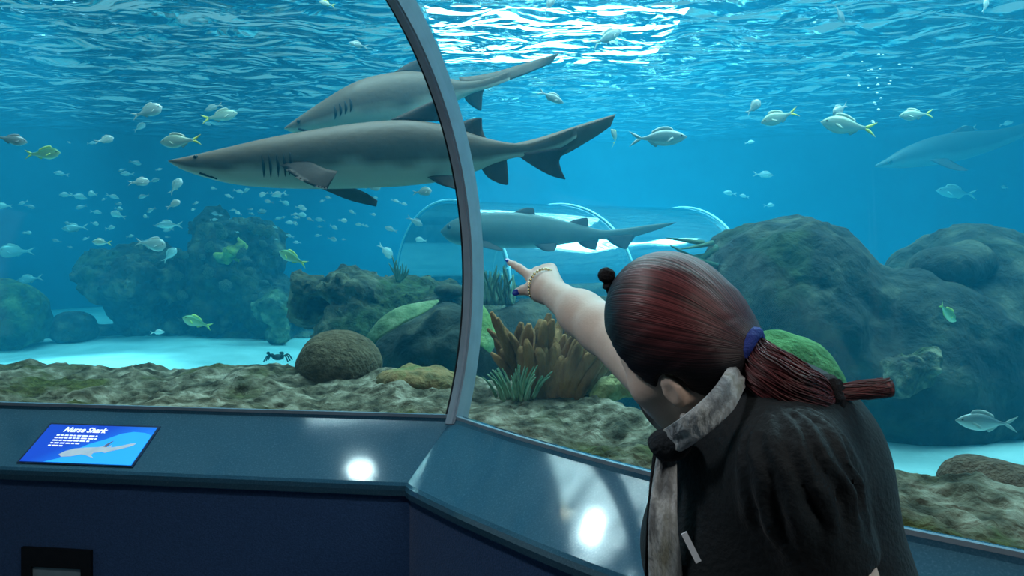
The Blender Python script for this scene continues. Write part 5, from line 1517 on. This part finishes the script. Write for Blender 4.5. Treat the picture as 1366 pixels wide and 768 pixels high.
# trousers and shoes, below the frame
def trousers_fn(p):
    d = smin(np.minimum(smin(cone(p, HIPL, KNL, 0.105, 0.080), cone(p, KNL, ANL, 0.078, 0.066), 0.04), smin(cone(p, HIPR, KNR, 0.105, 0.080), cone(p, KNR, ANR, 0.078, 0.066), 0.04)), oell(p, HI, (0.158, 0.198, 0.13), TR), 0.05)
    d = np.maximum(d, p[:, 2] - 0.86); d = np.maximum(d, 0.075 - p[:, 2])
    return d - 0.006 * fbm(p * 8, 2)
v_, f_ = sdf_mesh(trousers_fn, (0.1, 0.55, 0.05), (0.75, 1.4, 0.92), 0.011)
mesh('trousers', v_, f_, BLACKC, person)
for a_ in (ANL, ANR):
    v_, f_ = sdf_mesh(lambda p: np.maximum(smin(cone(p, a_ + V_(0, 0, -0.05) - tf_ * 0.02, a_ + V_(0, 0, -0.058) + tf_ * 0.15, 0.045, 0.036), cone(p, a_, a_ + V_(0, 0, -0.04), 0.050, 0.046), 0.03), np.maximum(0.002 - p[:, 2], p[:, 2] - 0.11)), a_ - V_(0.25, 0.25, 0.1), a_ + V_(0.25, 0.25, 0.06), 0.008)
    mesh('shoe', v_, f_, M['black'], person)
# scarf: band round the neck, dark knot and two hanging ends
def scarf_material():
    m = mat('scarf', (0.36, 0.41, 0.43), 0.9, [(0.20, 0.23, 0.25), (0.56, 0.63, 0.65), (0.27, 0.29, 0.24)], 24, 0.4, 120, ramp=(0.36, 0.66), sheen=0.3, aniso_scale=(1.0, 1.0, 0.45))
    return m
SC = scarf_material()
def ribbon(pts, wid, wdir, thick):
    p = interp_poly(pts, 40); w = np.interp(np.linspace(0, 1, 40), np.linspace(0, 1, len(wid)), wid)
    t = np.gradient(p, axis=0); t /= np.linalg.norm(t, axis=1)[:, None]
    V = []; Fc = []; seg = 16
    wd = np.array([np.interp(np.linspace(0, 1, 40), np.linspace(0, 1, len(wdir)), [q[k] for q in wdir]) for k in range(3)]).T
    for i in range(40):
        u = wd[i] - t[i] * (wd[i] @ t[i]); u /= np.linalg.norm(u); n = np.cross(t[i], u)
        for k in range(seg):
            a_ = 2 * math.pi * k / seg
            x = math.cos(a_); z = math.sin(a_)
            fold = 0.35 * math.sin(x * 7 + i * 0.12)
            V.append(p[i] + u * (x * w[i]) + n * (thick * (z * (0.6 + 0.4 * abs(x)) + fold)))
    for i in range(39):
        for k in range(seg):
            a_ = i * seg + k; b_ = i * seg + (k + 1) % seg
            Fc.append((a_, b_, b_ + seg, a_ + seg))
    Fc.append(tuple(range(seg))); Fc.append(tuple(range(39 * seg, 40 * seg)))
    return V, Fc
sroot = mesh('scarf', *ribbon([P(1000, 500, 1.02), P(986, 500, 0.955), P(966, 532, 0.908), P(934, 562, 0.902), P(902, 584, 0.928), P(884, 592, 1.0), P(880, 590, 1.06)], [0.014, 0.016, 0.018, 0.018, 0.017, 0.016, 0.015], [V_(-0.5, 0, 0.8), V_(-0.6, 0, 0.75), V_(-0.65, 0, 0.7), V_(-0.6, 0, 0.8), V_(-0.45, 0, 0.9), V_(-0.2, 0, 1), V_(0, 0, 1)], 0.006), SC, person)
v_, f_ = sphere(P(893, 592, 0.955), (0.028, 0.026, 0.021), 20, 14); v_ = np.array(v_); v_ += (0.006 * fbm(v_ * 40, 2))[:, None] * V_(0.5, 0.5, 0.7)
mesh('scarf_knot', v_, f_, mat('scarf_dark', (0.012, 0.016, 0.022), 0.9, (0.03, 0.038, 0.045), 30, 0.4, 100), sroot)
mesh('scarf_end', *ribbon([P(890, 600, 0.96), P(886, 650, 0.945), P(884, 700, 0.93), P(888, 760, 0.93), P(896, 840, 0.93)], [0.012, 0.016, 0.019, 0.022, 0.024], [V_(1, 0.1, 0)] * 2, 0.008), SC, sroot)
mesh('scarf_end', *ribbon([P(882, 600, 0.98), P(872, 660, 0.97), P(868, 720, 0.96), P(868, 790, 0.96), P(872, 860, 0.96)], [0.010, 0.007, 0.007, 0.008, 0.010], [V_(1, 0.1, 0)] * 2, 0.006), BLACKC, sroot)
# badge hanging at the front of the blouse
bR = np.stack([unit(V_(0.45, -0.1, -0.9)), unit(V_(-0.9, 0.0, -0.45)), V_(0, 0, 0)], 1); bR[:, 1] = unit(bR[:, 1] - bR[:, 0] * (bR[:, 0] @ bR[:, 1])); bR[:, 2] = np.cross(bR[:, 0], bR[:, 1])
v_, f_ = boxv(P(922, 730, 0.865), (0.036, 0.007, 0.003), bR)
mesh('badge', v_, f_, mat('badge_white', (0.75, 0.82, 0.9), 0.15, (0.8, 0.87, 0.95), 20, spec=0.8), person, smooth=False)
